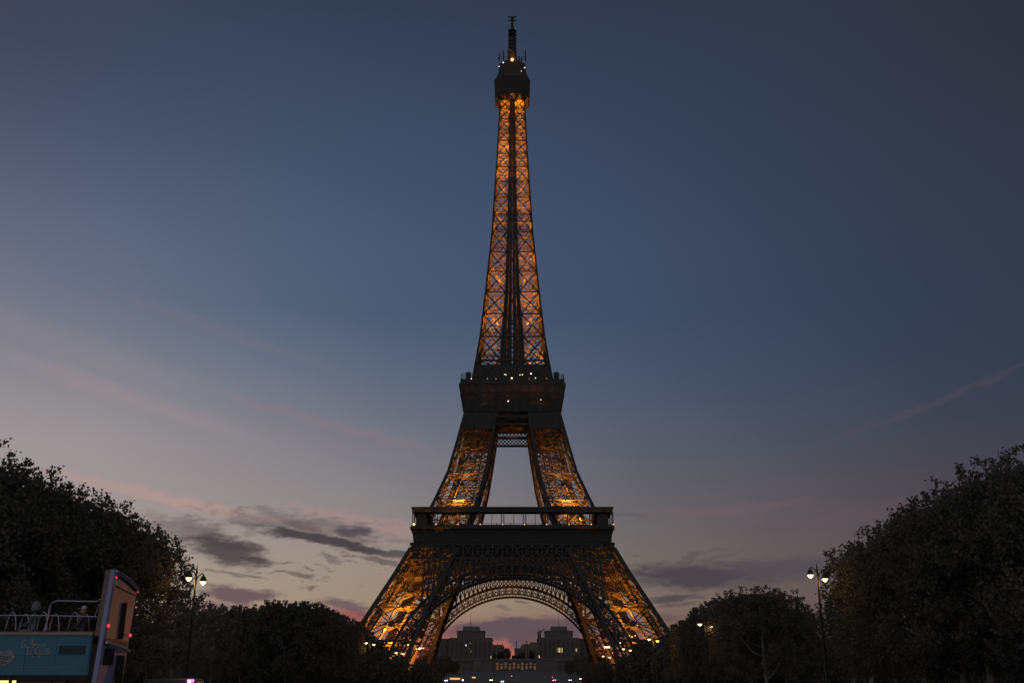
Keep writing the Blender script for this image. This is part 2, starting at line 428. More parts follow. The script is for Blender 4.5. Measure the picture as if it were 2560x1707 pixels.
def face_normal(f, sx, sy):
    (i, j), (k, l) = f
    return Vector((0, sy*(1 if j == 0 else -1), 0)) if j == l else Vector((sx*(1 if i == 0 else -1), 0, 0))
def leg_frame(mb, sx, sy, zs, ch, gw, lacing, mid=True, dens=1.0):
    for (i, j) in ((0, 0), (1, 0), (0, 1), (1, 1)):
        for a, b in zip(zs, zs[1:]):
            mb.beam(lc(sx, sy, i, j, a), lc(sx, sy, i, j, b), ch, ch, (0, 1, 0))
    for f in FACES:
        n = face_normal(f, sx, sy); j2 = f in (FACES[1], FACES[3])
        for k, (a, b) in enumerate(zip(zs, zs[1:])):
            A0, A1 = lc(sx, sy, *f[0], a), lc(sx, sy, *f[1], a)
            B0, B1 = lc(sx, sy, *f[0], b), lc(sx, sy, *f[1], b)
            L = (A0-B1).length
            if j2:                                     # inner faces: fewer, heavier members that catch the floodlights
                mb.beam(A0, B1, gw*.62, gw*.3, n); mb.beam(A1+n*.1, B0+n*.1, gw*.62, gw*.3, n)
                mb.beam(B0, B1, gw*.5, gw*.85, (0, 0, 1)); mb.beam((A0+B0)/2, (A1+B1)/2, gw*.4, gw*.55, (0, 0, 1)); continue
            mb.girder(A0, B1, gw, max(4, int(L/gw*.8)), n, gw*.26, gw*.12)
            mb.girder(A1+n*.1, B0+n*.1, gw, max(4, int(L/gw*.8)), n, gw*.26, gw*.12)
            mb.girder(B0, B1, gw, max(4, int((B0-B1).length/gw*.9)), n, gw*.26, gw*.12)
            X = (A0+A1+B0+B1)/4
            M0, M1 = (A0+B0)/2, (A1+B1)/2
            mb.hexa_plate = None
            s = gw*.9; ux = (A1-A0).normalized(); uz = Vector((0, 0, 1))
            p = X+n*(gw*.16)
            mb.poly([p-ux*s-uz*s*.2, p-ux*s*.2-uz*s, p+ux*s*.2-uz*s, p+ux*s-uz*s*.2, p+ux*s+uz*s*.2, p+ux*s*.2+uz*s, p-ux*s*.2+uz*s, p-ux*s+uz*s*.2])
            if mid:
                mb.girder(M0, M1, gw*.7, max(4, int((M0-M1).length/gw)), n, gw*.2, gw*.1)
                for P, Q in () if j2 else ((A0.lerp(B1, .25), A0.lerp(A1, .5)), (A1.lerp(B0, .25), A0.lerp(A1, .5)), (A0.lerp(B1, .75), B0.lerp(B1, .5)), (A1.lerp(B0, .75), B0.lerp(B1, .5)),
                             (A0.lerp(B1, .25), M0), (A1.lerp(B0, .75), M0), (A1.lerp(B0, .25), M1), (A0.lerp(B1, .75), M1)):
                    mb.beam(P, Q, gw*.22, gw*.22, n)
    for b in zs[1:]:                                    # horizontal diaphragms
        c = [lc(sx, sy, i, j, b) for (i, j) in ((0, 0), (1, 0), (1, 1), (0, 1))]
        mb.beam(c[0], c[2], gw*.4); mb.beam(c[1], c[3], gw*.4)
    # lift track and stairs climbing through the middle
    for a, b in zip(zs, zs[1:]):
        for o in (.38, .62):
            p = lc(sx, sy, 0, 0, a).lerp(lc(sx, sy, 1, 1, a), o); q = lc(sx, sy, 0, 0, b).lerp(lc(sx, sy, 1, 1, b), o)
            mb.beam(p, q, gw*.5, gw*.5)
def spill_plates(mb, sx, sy, za, zb):
    """narrow plates added on the leg side facing the arch to block floodlight spill"""
    m = 10
    for k in range(m):
        a, b = za+(zb-za)*k/m, za+(zb-za)*(k+1)/m-.25
        o = Vector((-sx*.3, 0, 0))
        p, q, r, t = lc(sx, sy, 1, 0, a)+o, lc(sx, sy, 1, 1, a)+o, lc(sx, sy, 1, 1, b)+o, lc(sx, sy, 1, 0, b)+o
        h = Vector((-sx*.12, 0, 0)); mb.hexa([p, q, q+h, p+h, t, r, r+h, t+h])
ZL = [3.2, 18.3, 31.6, 43.6, 54.0]
ZU = [62.0, 75.6, 87.2, 98.6, 108.6, 118.0]
for sx in (-1, 1):
    for sy in (-1, 1):
        mb = MB(); leg_frame(mb, sx, sy, ZL, 1.5, 1.35, 8); spill_plates(mb, sx, sy, ZL[1]+2, ZL[-1]); mb.build('leg', IRON, tower)  # added plates stop the leg floodlights reaching the spandrel
        mb = MB(); leg_frame(mb, sx, sy, ZU, 1.15, .95, 8); spill_plates(mb, sx, sy, ZU[0]+1, ZU[-1])
        for f in (FACES[0], FACES[2]):                  # plates added below the second platform to keep the leg tops dark
            n = face_normal(f, sx, sy)*.25
            mb.poly([lc(sx, sy, *f[0], 106.2)+n, lc(sx, sy, *f[1], 106.2)+n, lc(sx, sy, *f[1], 114.6)+n, lc(sx, sy, *f[0], 114.6)+n])
            mb.beam(lc(sx, sy, *f[0], 106.2)+n, lc(sx, sy, *f[1], 106.2)+n, .4, .5)
        mb.build('upper_leg', IRON, tower)
        for i in (0, 1):
            for j in (0, 1):
                mb = MB(); p = lc(sx, sy, i, j, 0); mb.hexa([(p.x-5, p.y-5, 0), (p.x+5, p.y-5, 0), (p.x+5, p.y+5, 0), (p.x-5, p.y+5, 0), (p.x-3, p.y-3, 3.6), (p.x+3, p.y-3, 3.6), (p.x+3, p.y+3, 3.6), (p.x-3, p.y+3, 3.6)])
                mb.build('masonry_base', STONE, tower)
        for z, pw in ((5, 90000), (11, 95000), (15.5, 95000), (21, 90000), (25, 70000), (29, 30000), (33, 10000), (64.5, 36000), (69, 38000), (73.5, 34000), (79, 20000), (84.5, 6000)):
            f = .5+.12*((hash((sx, sy, int(z), 3)) % 100)/100-.5)
            p = Vector((sx*(W(z)*f+I(z)*(1-f)), sy*(W(z)*.68+I(z)*.32), z)); q = Vector((sx*(W(z+8)+I(z+8))/2, sy*(W(z+8)*.36+I(z+8)*.64), z+8))
            u = (hash((sx, sy, int(z))) % 100)/100
            flood(p, pw*1.95*(.3+1.4*u*u+.2*u)*(1 if sy < 0 else (.5 if z < 50 else .25)), aim=q-p, cone=104 if z < 16 or 60 < z < 75 else 80)
# arches between the legs
def side(k):
    """rotation for face k: 0 front, 1 right, 2 back, 3 left"""
    return Matrix.Rotation(k*math.pi/2, 3, 'Z')
AR, AZ0 = 41.6, 0.9
for k in range(4):
    rot = side(k); mb = MB()
    def P(r, ph, off):
        x, z = r*math.cos(ph), AZ0+r*math.sin(ph)
        return rot @ Vector((x, -W(max(z, 0))+off, z))
    n = 88; phs = [R(4)+(math.pi-R(8))*i/n for i in range(n+1)]
    nrm = rot @ Vector((0, -1, 0))
    for i in range(n):
        a, b = phs[i], phs[i+1]
        for r, w, off, dd in ((AR, .42, .6, 1.7), (AR+1.25, .22, .0, .4), (AR+2.9, .18, 0, .3), (AR+4.7, .4, .5, 1.4), (AR+1.25, .3, 2.6, .5), (AR+4.2, .3, .0, .5)):
            mb.beam(P(r, a, off), P(r, b, off), dd, w, tuple((P(r+1, a, off)-P(r, a, off))))
        for off in (0, 2.6):
            mb.beam(P(AR, a, off), P(AR+1.25, a, off), .35, .3, nrm)
            if i % 2 == 0:
                mb.beam(P(AR+1.25, a, off), P(AR+4.7, a, off), .5, .35, nrm)
            c = phs[min(i+1, n)]
            mb.beam(P(AR+1.25, a, off), P(AR+2.9, c, off), .2, .2, nrm); mb.beam(P(AR+2.9, a, off), P(AR+1.25, c, off), .2, .2, nrm)
            if off == 0:
                mb.beam(P(AR+2.9, a, off), P(AR+4.4, c, off), .22, .22, nrm); mb.beam(P(AR+4.4, a, off), P(AR+2.9, c, off), .22, .22, nrm)
    mb.build('arch', IRON, tower)
    # spandrel lattice over the arch and the truss under the first platform
    mb = MB()
    def F(x, z, off=0): return rot @ Vector((x, -W(z)+off, z))
    xs_ = [-38.5+i*3.85 for i in range(21)]
    for a, b in zip(xs_, xs_[1:]):
        for off in (0, 2.4):
            mb.beam(F(a, 50.2, off), F(a, 56, off), .6, .5, nrm)
            mb.beam(F(a, 50.2, off), F(b, 56, off), .45, .35, nrm); mb.beam(F(b, 50.2, off), F(a, 56, off), .45, .35, nrm)
            mb.beam(F((a+b)/2, 50.2, off), F((a+b)/2, 56, off), .22, .22, nrm)
    for z, w in ((50.2, 1.1), (53.1, .4), (56, 1.0)):
        for off in (0, 2.4): mb.beam(F(-40, z, off), F(40, z, off), .6, w, (0, 0, 1))
    for x in [-34+i*2.0 for i in range(35)]:
        t = (AR+4.7)**2-x*x
        if t <= 0: continue
        zt = AZ0+math.sqrt(t)
        if zt < 50 and abs(x) < I(zt)+4:
            mb.beam(F(x, zt), F(x, 50), .5, .4, nrm); mb.beam(F(x, zt, 2.4), F(x, 50, 2.4), .4, .4, nrm)
            x2 = x+2.0; t2 = (AR+4.7)**2-x2*x2
            if t2 > 0:
                z2 = AZ0+math.sqrt(t2)
                if z2 < 50:
                    mb.beam(F(x, zt), F(x2, 50), .4, .3, nrm); mb.beam(F(x2, z2), F(x, 50), .4, .3, nrm)
                    m = max(1, int((50-zt)/4))
                    for q in range(1, m): mb.beam(F(x, zt+(50-zt)*q/m), F(x2, z2+(50-z2)*q/m), .35, .3, nrm)
    mb.build('spandrel', IRON, tower)

# first platform
z1 = at(1280, 1315, D-40).z; zr0 = at(1280, 1279, D-39.4).z; zr1 = at(1280, 1268, D-39.5).z
plat = MB()
def ring(mb, ho, hi, z0, z1):
    mb.box(-ho, ho, -ho, -hi, z0, z1); mb.box(-ho, ho, hi, ho, z0, z1)
    mb.box(-ho, -hi, -hi, hi, z0, z1); mb.box(hi, ho, -hi, hi, z0, z1)
plat.box(-38, 38, -38, 38, 56.6, 57.6)
for q in (-29, -17.5, -6, 6, 17.5, 29):
    plat.box(-37.5, 37.5, q-.25, q+.25, 50.4, 56.6)
    for a, b in zip((-37.5, -28.7, -17.2, -5.7, 6.3, 17.8, 29.3), (-29.3, -17.8, -6.3, 5.7, 17.2, 28.7, 37.5)): plat.box(q-.25, q+.25, a, b, 50.6, 56.6)
prof = [(38.45, 54.4), (38.5, 58.0), (38.75, 59.8), (39.2, 61.2), (39.95, 62.0), (40.05, z1)]
for (h0, a), (h1, b) in zip(prof, prof[1:]):
    for k in range(4):
        rot = side(k)
        plat.poly([rot @ Vector(p) for p in ((-h0, -h0, a), (h0, -h0, a), (h1, -h1, b), (-h1, -h1, b))])
for k in range(4):
    rot = side(k)
    for i in range(37):
        x = -38+i*76/36
        a, b, c, d = [rot @ Vector(p) for p in ((x, -38.6, 57.2), (x, -38.9, 59.6), (x, -39.5, 61.2), (x, -40.15, 62.2))]
        nn = rot @ Vector((0, -1, 0))
        plat.beam(a, b, .45, .4, nn); plat.beam(b, c, .45, .4, nn); plat.beam(c, d, .45, .4, nn)
    plat.beam(rot @ Vector((-38.6, -38.65, 57.1)), rot @ Vector((38.6, -38.65, 57.1)), .3, .35); plat.beam(rot @ Vector((-38.6, -38.65, 54.6)), rot @ Vector((38.6, -38.65, 54.6)), .3, .4)
ring(plat, 40.0, 12, z1-.9, z1)
p1 = plat.build('first_platform', IRON2, tower)
rf = MB(); ring(rf, 39.5, 33.8, zr0, zr1); ring(rf, 39.85, 39.4, zr1-.35, zr1+.25); rf.build('gallery_roof', IRON2, p1)
gx = [at(1000+x/3.734, 1290, D-39.3).x for x in (130, 335, 540, 747, 955, 1158, 1365, 1572, 1778, 1985)]
for k in range(4):
    rot = side(k); nn = rot @ Vector((0, -1, 0))
    for i, x in enumerate(gx):
        mb = MB()
        for o in ((-.45, .45) if 0 < i < 9 else (0,)):
            mb.beam(rot @ Vector((x+o, -39.2, z1)), rot @ Vector((x+o, -39.2, zr0)), .34, .34, nn)
        mb.build('gallery_column', IRON, p1)
        if i < 9:
          mb = MB(); mb.beam(rot @ Vector(((x+gx[i+1])/2, -34.2, z1)), rot @ Vector(((x+gx[i+1])/2, -34.2, zr0)), .2, .2, nn)
          mb.build('gallery_post', IRON, p1)
    mb = MB()
    mb.beam(rot @ Vector((-39.3, -39.6, z1+1.15)), rot @ Vector((39.3, -39.6, z1+1.15)), .1, .1)
    mb.beam(rot @ Vector((-39.3, -39.6, z1+.35)), rot @ Vector((39.3, -39.6, z1+.35)), .08, .7)
    for i in range(80): mb.beam(rot @ Vector((-39.3+i*78.6/79, -39.6, z1)), rot @ Vector((-39.3+i*78.6/79, -39.6, z1+1.15)), .07, .07, nn)
    mb.build('railing', IRON, p1)
for s in (-1, 1):
    mb = MB(); mb.box(s*17 if s > 0 else -31, 31 if s > 0 else -17, -13, 13, z1, z1+5.2)
    mb.build('pavilion', SLIT, p1)
    for t in (-1, 1): mb = MB(); mb.box(s*33.8 if s > 0 else -37.6, 37.6 if s > 0 else -33.8, t*33.8 if t > 0 else -37.6, 37.6 if t > 0 else -33.8, z1, zr0); mb.build('corner_cabin', SLIT, p1)
def bulb(p, r, m, name='lamp'):
    return MB().ball((0, 0, 0), r, 8).build(name, m, tower), p
def put(p, r, m, name='lamp'):
    o = MB().ball((0, 0, 0), r*.72, 8).build(name, m, tower); o.location = Vector(p)-tower.location; return o
for i, x in enumerate(gx):
    p = at(1000, 1311, D-40.3); put((x+.15, p.y, z1+.75), .42 if i else .6, WARMS if i else WARM)
# lattice girders between the upper legs
for k in range(4):
    rot = side(k); nn = rot @ Vector((0, -1, 0)); mb = MB()
    def G(x, z): return rot @ Vector((x, -W(z), z))
    bands = [(108.7, 111.3), (112.6, 115.4)]
    for a, b in bands:
        hw = I(a)+1; n = max(8, int(2*hw/1.62))
        for i in range(-2, n+2):
            for h in (0, 1):
                x0 = -hw+i*2*hw/n; st = 2*hw/n
                for d in (1, -1):
                    m0, m1 = x0, x0+d*st*1.6
                    if abs(m0) <= hw+.6 and abs(m1) <= hw+.6: mb.beam(G(m0, a), G(m1, b), .34, .3, nn)
    for z, w in ((108.3, .9), (111.9, 1.3), (115.9, 1.2), (117.2, 1.0)):
        mb.beam(G(-I(z)-1, z), G(I(z)+1, z), .6, w)
    mb.build('lattice_girder', IRON, tower)

# second platform
zb = at(1280, 960, D-22.6).z; zn = 114.0
mb = MB(); mb.frustum(20.55, zn, 22.6, zb); ring(mb, 22.75, 21.5, zb, zb+.5); ring(mb, 22.2, 21.8, zb+.5, zb+2.4)
mb.frustum(W(zb)+.25, zb, W(137)+.1, 136.2)
for k in range(4):
    rot = side(k)
    for i in range(13):
        x = -20.2+i*40.4/12
        mb.beam(rot @ Vector((x, -20.6, zn+.2)), rot @ Vector((x*22.4/20.4, -22.7, zb-.2)), .4, .3, rot @ Vector((0, -1, 0)))
    mb.beam(rot @ Vector((-22, -22.0, 121)), rot @ Vector((22, -22.0, 121)), .3, .4)
p2 = mb.build('second_platform', IRON2, tower)
mb = MB()
for k in range(4):
    rot = side(k)
    for i in range(27):
        x = -22+i*44/26
        mb.tube([rot @ Vector((x, -22.0, zb+2.3)), rot @ Vector((x, -21.9, zb+4.0)), rot @ Vector((x, -21.2, zb+4.9))], .07, 4)
    for z, y in ((zb+4.0, 21.9), (zb+4.9, 21.2), (zb+3.1, 21.95)): mb.beam(rot @ Vector((-22, -y, z)), rot @ Vector((22, -y, z)), .11, .11)
mb.build('railing', IRON, p2)
mb = MB(); mb.frustum(19, zb, 19, zb+.4)
for s, t in ((-1, -1), (1, -1), (-1, 1), (1, 1)):
    mb.box(min(s*17.8, s*20), max(s*17.8, s*20), min(t*17.8, t*20), max(t*17.8, t*20), zb+.4, zb+6.2)
mb.build('kiosk', IRON2, p2)
for x, y, r, m in ((305,348,.3,WARM),(515,347,.24,WARMS),(628,347,.22,WARMS),(740,290,.24,WARM),(757,297,.3,WARM),(833,340,.42,WHITE_E),(940,297,.26,WARM),(972,295,.3,WARM),(1085,282,.36,WHITE_E),(1143,338,.26,WHITE_E),(1063,347,.22,WARMS),(1288,345,.22,WARMS)):
    put(at(1120+x/5.228, 880+y/5.228, D-23), r, m)
put(at(1120+787/5.228, 880+640/5.228, D-22.9), .32, WHITE_E); put(at(1120+1215/5.228, 880+622/5.228, D-22.9), .16, WHITE_E)

# upper shaft
levels = [126.0]+[zf(y) for y in (901, 842, 785, 731, 679, 631, 581, 536, 495, 455, 419, 385, 354, 324.6, 299, 273, 250)]
mb = MB()
for sx in (-1, 1):
    for sy in (-1, 1):
        for a, b in zip(levels, levels[1:]):
            ch = .32+.07*W(a)*.45; gw = .17+.036*W(a)*.5
            for (i, j) in ((0, 0), (1, 0), (0, 1), (1, 1)):
                c2 = ch*(1.15 if (i, j) == (0, 0) else .9)
                mb.beam(lc(sx, sy, i, j, a), lc(sx, sy, i, j, b), c2, c2, (0, 1, 0))
            for f in FACES:
                n = face_normal(f, sx, sy)
                A0, A1, B0, B1 = lc(sx, sy, *f[0], a), lc(sx, sy, *f[1], a), lc(sx, sy, *f[0], b), lc(sx, sy, *f[1], b)
                g2 = gw*(1.55 if f in (FACES[0], FACES[2]) else .85)
                mb.beam(A0, B1, g2, gw*.8, n); mb.beam(A1+n*.05, B0+n*.05, g2, gw*.8, n); mb.beam(B0, B1, g2, gw, n)
                q = gw*.5
                if f in (FACES[1], FACES[3]): continue
                for u, v in ((A0.lerp(B1, .25), A0.lerp(A1, .5)), (A1.lerp(B0, .25), A0.lerp(A1, .5))):
                    mb.beam(u, v, q, q, n)
            c = [lc(sx, sy, i, j, b) for (i, j) in ((0, 0), (1, 0), (1, 1), (0, 1))]
            mb.beam(c[0], c[2], gw*.7)
            w = (W(a)-I(a))
            c, c2 = (W(a)+I(a))/2, (W(b)+I(b))/2
            flood((sx*c, sy*(c+w*.16), a+.25), (.08 if abs(b-zf(556)) < 9 else 1)*(1 if a < 245 else .4)*1250*w*w*(.28+1.9*((hash((sx, sy, int(a*7))) % 100)/100)**2)+250, aim=(sx*(c2-c), sy*(c2-c), b-a), cone=100)
for a, b in zip(levels, levels[1:]):                   # belts across the four faces
    for k in range(4):
        rot = side(k); nn = rot @ Vector((0, -1, 0))
        mb.beam(rot @ Vector((-W(b), -W(b), b)), rot @ Vector((W(b), -W(b), b)), .3, .4)
        for f in (-.78, -.27, .27, .78):  # slats added to screen the floodlit core and keep the middle dark
            mb.beam(rot @ Vector((f*I(a), -W(a)+.15, a)), rot @ Vector((f*I(b), -W(b)+.15, b)), max(.3, I(b)*.46), .25, nn)
        mb.beam(rot @ Vector((-I(a), -W(a), a)), rot @ Vector((I(b), -W(b), b)), .25, .2, nn); mb.beam(rot @ Vector((I(a), -W(a), a)), rot @ Vector((-I(b), -W(b), b)), .25, .2, nn)
shaft = mb.build('shaft', IRON, tower)
mb = MB()
for a, b in zip(levels, levels[1:]):
    i0, i1 = I(a)*.75, I(b)*.75
    for s, t in ((-1, -1), (1, -1), (1, 1), (-1, 1)):
        mb.beam((s*i0, t*i0, a), (s*i1, t*i1, b), max(.7, i1*.5), max(.7, i1*.5), (0, 1, 0))
    m = 4
    for q in range(m):
        za, zb_ = a+(b-a)*q/m, a+(b-a)*(q+1)/m; ia, ib = I(za)*.7, I(zb_)*.7
        for s in (-1, 1): mb.beam((-ia, s*ia, za), (ib, s*ib, zb_), .3, .3); mb.beam((ia, s*ia, za), (-ib, s*ib, zb_), .3, .3)
mb.build('lift_shaft', IRON2, tower)
zm = zf(556); mb = MB()
ring(mb, W(zm)+.1, W(zm)-1.0, zm-.1, zm+.25); mb.build('intermediate_deck', IRON2, shaft)

# summit
mb = MB()
zc0, zc1, zc2, zc3 = at(1280, 250, D-6).z, at(1280, 234, D-8).z, at(1280, 192, D-8).z, at(1280, 176, D-8).z
mb.frustum(5.9, zc0-.3, 6.2, zc0); mb.octa(6.2, zc0, 8.2, zc1); mb.octa(8.2, zc1, 8.5, zc2); mb.octa(8.5, zc2, 7.2, zc3)
zt = at(1280, 150, D-6).z
mb.octa(6.9, zc3, 6.5, zt-1.2); mb.octa(6.5, zt-1.2, 5.6, zt)
for k in range(4):
    rot = side(k)
    for i in range(9):
        x = -4.6+i*9.2/8; mb.beam(rot @ Vector((x, -8.35, zc1+.3)), rot @ Vector((x, -8.5, zc2-.3)), .25, .25, rot @ Vector((0, -1, 0)))
    mb.beam(rot @ Vector((-4.9, -8.55, zc2)), rot @ Vector((4.9, -8.55, zc2)), .4, .4)
cab = mb.build('summit_cabin', IRON2, tower)
mb = MB(); rnd = random.Random(4)
for (x, y, h) in ((-6.4, -6.2, 3.5), (6.5, -6.2, 5.2), (-4.3, -6.0, 5.0), (6.3, 6, 4.5), (-6.2, 6, 4), (2.6, 6, 3), (-2.2, 5.8, 3.6), (3.4, -5.9, 2.2), (4.6, -5.8, 1.6)):
    mb.tube([(x, y, zt-.5), (x, y, zt+h)], [.42, .28], 6)
for k in range(4):
    rot = side(k)
    mb.beam(rot @ Vector((-6.7, -6.7, zt+1.1)), rot @ Vector((6.7, -6.7, zt+1.1)), .12, .12)
    for i in range(13): mb.beam(rot @ Vector((-6.7+i*13.4/12, -6.7, zt)), rot @ Vector((-6.7+i*13.4/12, -6.7, zt+1.1)), .1, .1)
mb.build('antenna_cluster', IRON, cab)
ztop = lambda y: at(1280, y, D).z
mb = MB()
mb.lathe([(3.0, zt-.2), (2.6, zt+2.5), (2.1, ztop(133)), (2.4, ztop(131)), (1.6, ztop(124)), (1.7, ztop(108)), (2.0, ztop(106)), (2.0, ztop(98)), (1.25, ztop(95)), (.72, ztop(93)), (.66, ztop(52)), (.5, ztop(44)), (.2, ztop(41))], 12)
for i in range(10):
    z = zt+2+i*2.0
    mb.lathe([(1.3, z), (1.95, z+.15), (1.95, z+.5), (1.3, z+.65)], 10)
    for q in range(4):
        an = q*math.pi/2+.4; mb.box(1.9*math.cos(an)-.3, 1.9*math.cos(an)+.3, 1.9*math.sin(an)-.3, 1.9*math.sin(an)+.3, z+.1, z+1.2)
for s in (-1, 1):
    mb.beam((0, 0, ztop(46)), (s*2.0, -.2, ztop(42)), .5, .5); mb.beam((0, 0, ztop(49)), (s*1.9, .2, ztop(53)), .45, .45)
    mb.beam((s*1.9, 0, ztop(43.5)), (s*1.9, 0, ztop(40.5)), .4, .4); mb.beam((0, -1.9, ztop(47)), (0, 1.9, ztop(43)), .4, .4)
mb.build('mast', IRON2, tower)
for x, y, r, m in ((395,848,.95,WARM),(250,895,.36,WHITE_E),(182,960,.3,WHITE_E),(600,980,.3,WHITE_E),(545,1035,.24,WARM),(495,1083,.22,WARM)):
    put(at(1220+x/6.533, 20+y/6.533, D-7.6), r, m)
flood((0, -4, zt+2.2), 1200); flood((5, -4.5, zt+1.6), 250)
for s in (-1, 1): flood((s*3.4, -6.4, zc0-1.2), 40)
# lamps at the foot of the legs
for x, y, r, m in ((845,1350,.5,WARM),(888,1346,.75,WHITE_E),(915,1340,.5,WARM),(940,1340,.45,WARM),(728,1295,.5,WHITE_E),(757,1225,.45,WARMS)):
    put(at(890+x/5.6, 1380+y/5.6, 398), r*.62, m)
for x, y, r, m in ((740,1327,.7,WHITE_E),(770,1327,.7,WHITE_E),(797,1327,.7,WHITE_E),(840,1332,.5,WARM),(953,1270,.55,WHITE_E),(1120,1180,.5,WARM),(1165,1166,.4,WARM),(1085,1165,.4,WARM)):
    put(at(1380+x/5.6, 1380+y/5.6, 398), r*.62, m)

# ------------------------------------------------------------------ people
SKIN = mat('skin', (.35, .22, .16), .6, var=.1)
def person(name, loc, rz, label, group, coat, seated=False, cap=None, scale=1.0, hood=False, arm=0):
    root = empty(name, loc, rz, label, 'person', group)
    J = {}
    if seated:
        pts = {'pel': (0, 0, .50), 'ch': (0, .03, .95), 'nk': (0, .02, 1.12), 'hd0': (0, 0, 1.2),
               'h': (.10, 0, .5), 'k': (.12, -.42, .5), 'a': (.12, -.42, .08), 't': (.12, -.56, .05),
               's': (.18, .03, 1.03), 'e': (.23, -.06, .78), 'w': (.17, -.28, .68), 'f': (.14, -.36, .66)}
    else:
        pts = {'pel': (0, 0, .93), 'ch': (0, .01, 1.3), 'nk': (0, 0, 1.48), 'hd0': (0, -.01, 1.55),
               'h': (.09, 0, .9), 'k': (.10, -.02, .5), 'a': (.10, .02, .09), 't': (.11, -.14, .05),
               's': (.19, .01, 1.4), 'e': (.24, .03, 1.13), 'w': (.24, -.05, .88), 'f': (.235, -.09, .78)}
    rad = {'pel': .145, 'ch': .155, 'nk': .06, 'hd0': .06, 'h': .09, 'k': .062, 'a': .045, 't': .04, 's': .07, 'e': .048, 'w': .035, 'f': .03}
    vs, es, rs = [], [], []
    def V(k, s=1):
        x, y, z = pts[k]; vs.append((x*s, y, z)); rs.append(rad[k]); return len(vs)-1
    a = V('pel'); b = V('ch'); c = V('nk'); d = V('hd0'); es += [(a, b), (b, c), (c, d)]
    for s in (1, -1):
        h = V('h', s); k = V('k', s); n = V('a', s); t = V('t', s); es += [(a, h), (h, k), (k, n), (n, t)]
        sh = V('s', s); e = V('e', s); w = V('w', s); f = V('f', s); es += [(b, sh), (sh, e), (e, w), (w, f)]
    me = bpy.data.meshes.new('body'); me.from_pydata(vs, es, []); me.update()
    o = bpy.data.objects.new('body', me); C.objects.link(o); o.parent = root; me.materials.append(coat)
    sk = o.modifiers.new('skin', 'SKIN'); sk.use_smooth_shade = True
    lay = me.skin_vertices[0].data
    for i, r in enumerate(rs): lay[i].radius = (r, r); lay[i].use_root = (i == 0)
    sb = o.modifiers.new('sub', 'SUBSURF'); sb.levels = 1; sb.render_levels = 2
    hz = pts['hd0'][2]+.13; hy = pts['hd0'][1]
    hd = MB(); hd.lathe([(.02, -.14), (.055, -.125), (.072, -.07), (.085, 0), (.088, .05), (.07, .11), (.03, .135)], 14, (0, hy, hz))
    hd.hexa([(-.012, hy-.075, hz-.03), (.012, hy-.075, hz-.03), (.012, hy-.06, hz-.03), (-.012, hy-.06, hz-.03), (-.006, hy-.11, hz-.03), (.006, hy-.11, hz-.03), (.004, hy-.085, hz+.02), (-.004, hy-.085, hz+.02)])
    for s in (-1, 1): hd.ball((s*.088, hy+.005, hz), .022, 6, 1.4)
    hd.build('head', SKIN, root, True)
    hr = MB()
    if hood: hr.lathe([(.15, -.16), (.165, -.05), (.15, .08), (.09, .17), (.02, .21)], 14, (0, hy+.03, hz))
    else: hr.lathe([(.088, .02), (.10, .05), (.09, .11), (.05, .145), (.01, .155)], 14, (0, hy+.012, hz))
    if cap and not hood: hr.box(-.07, .07, hy-.19, hy-.06, hz+.045, hz+.06)
    hr.build('hood' if hood else ('cap' if cap else 'hair'), cap or HAIR, root, True)
    root.scale = (scale,)*3
    return root
HAIR = mat('dark_hair', (.03, .025, .02), .6, var=.2)
COAT1 = mat('dark_coat', (.05, .05, .055), .8, var=.2, scale=8)
COAT2 = mat('grey_coat', (.09, .10, .12), .8, var=.2, scale=8)
PALE = mat('pale_cloth', (.32, .34, .42), .8, var=.15, scale=8)
for x, lab in ((1276.5, 'taller dark figure standing behind the railing near the middle of the first gallery'),
               (1317.5, 'dark figure standing beside the double column on the first gallery'),
               (1242, 'small dark figure leaning at the railing left of the gallery middle'),
               (1352, 'small dark figure at the railing close to the right inner leg')):
    p = at(x, 1308, D-36)
    person('person', (p.x, p.y, z1), math.pi*(.2 if x > 1300 else .9), lab, 'people on the first gallery', COAT1)

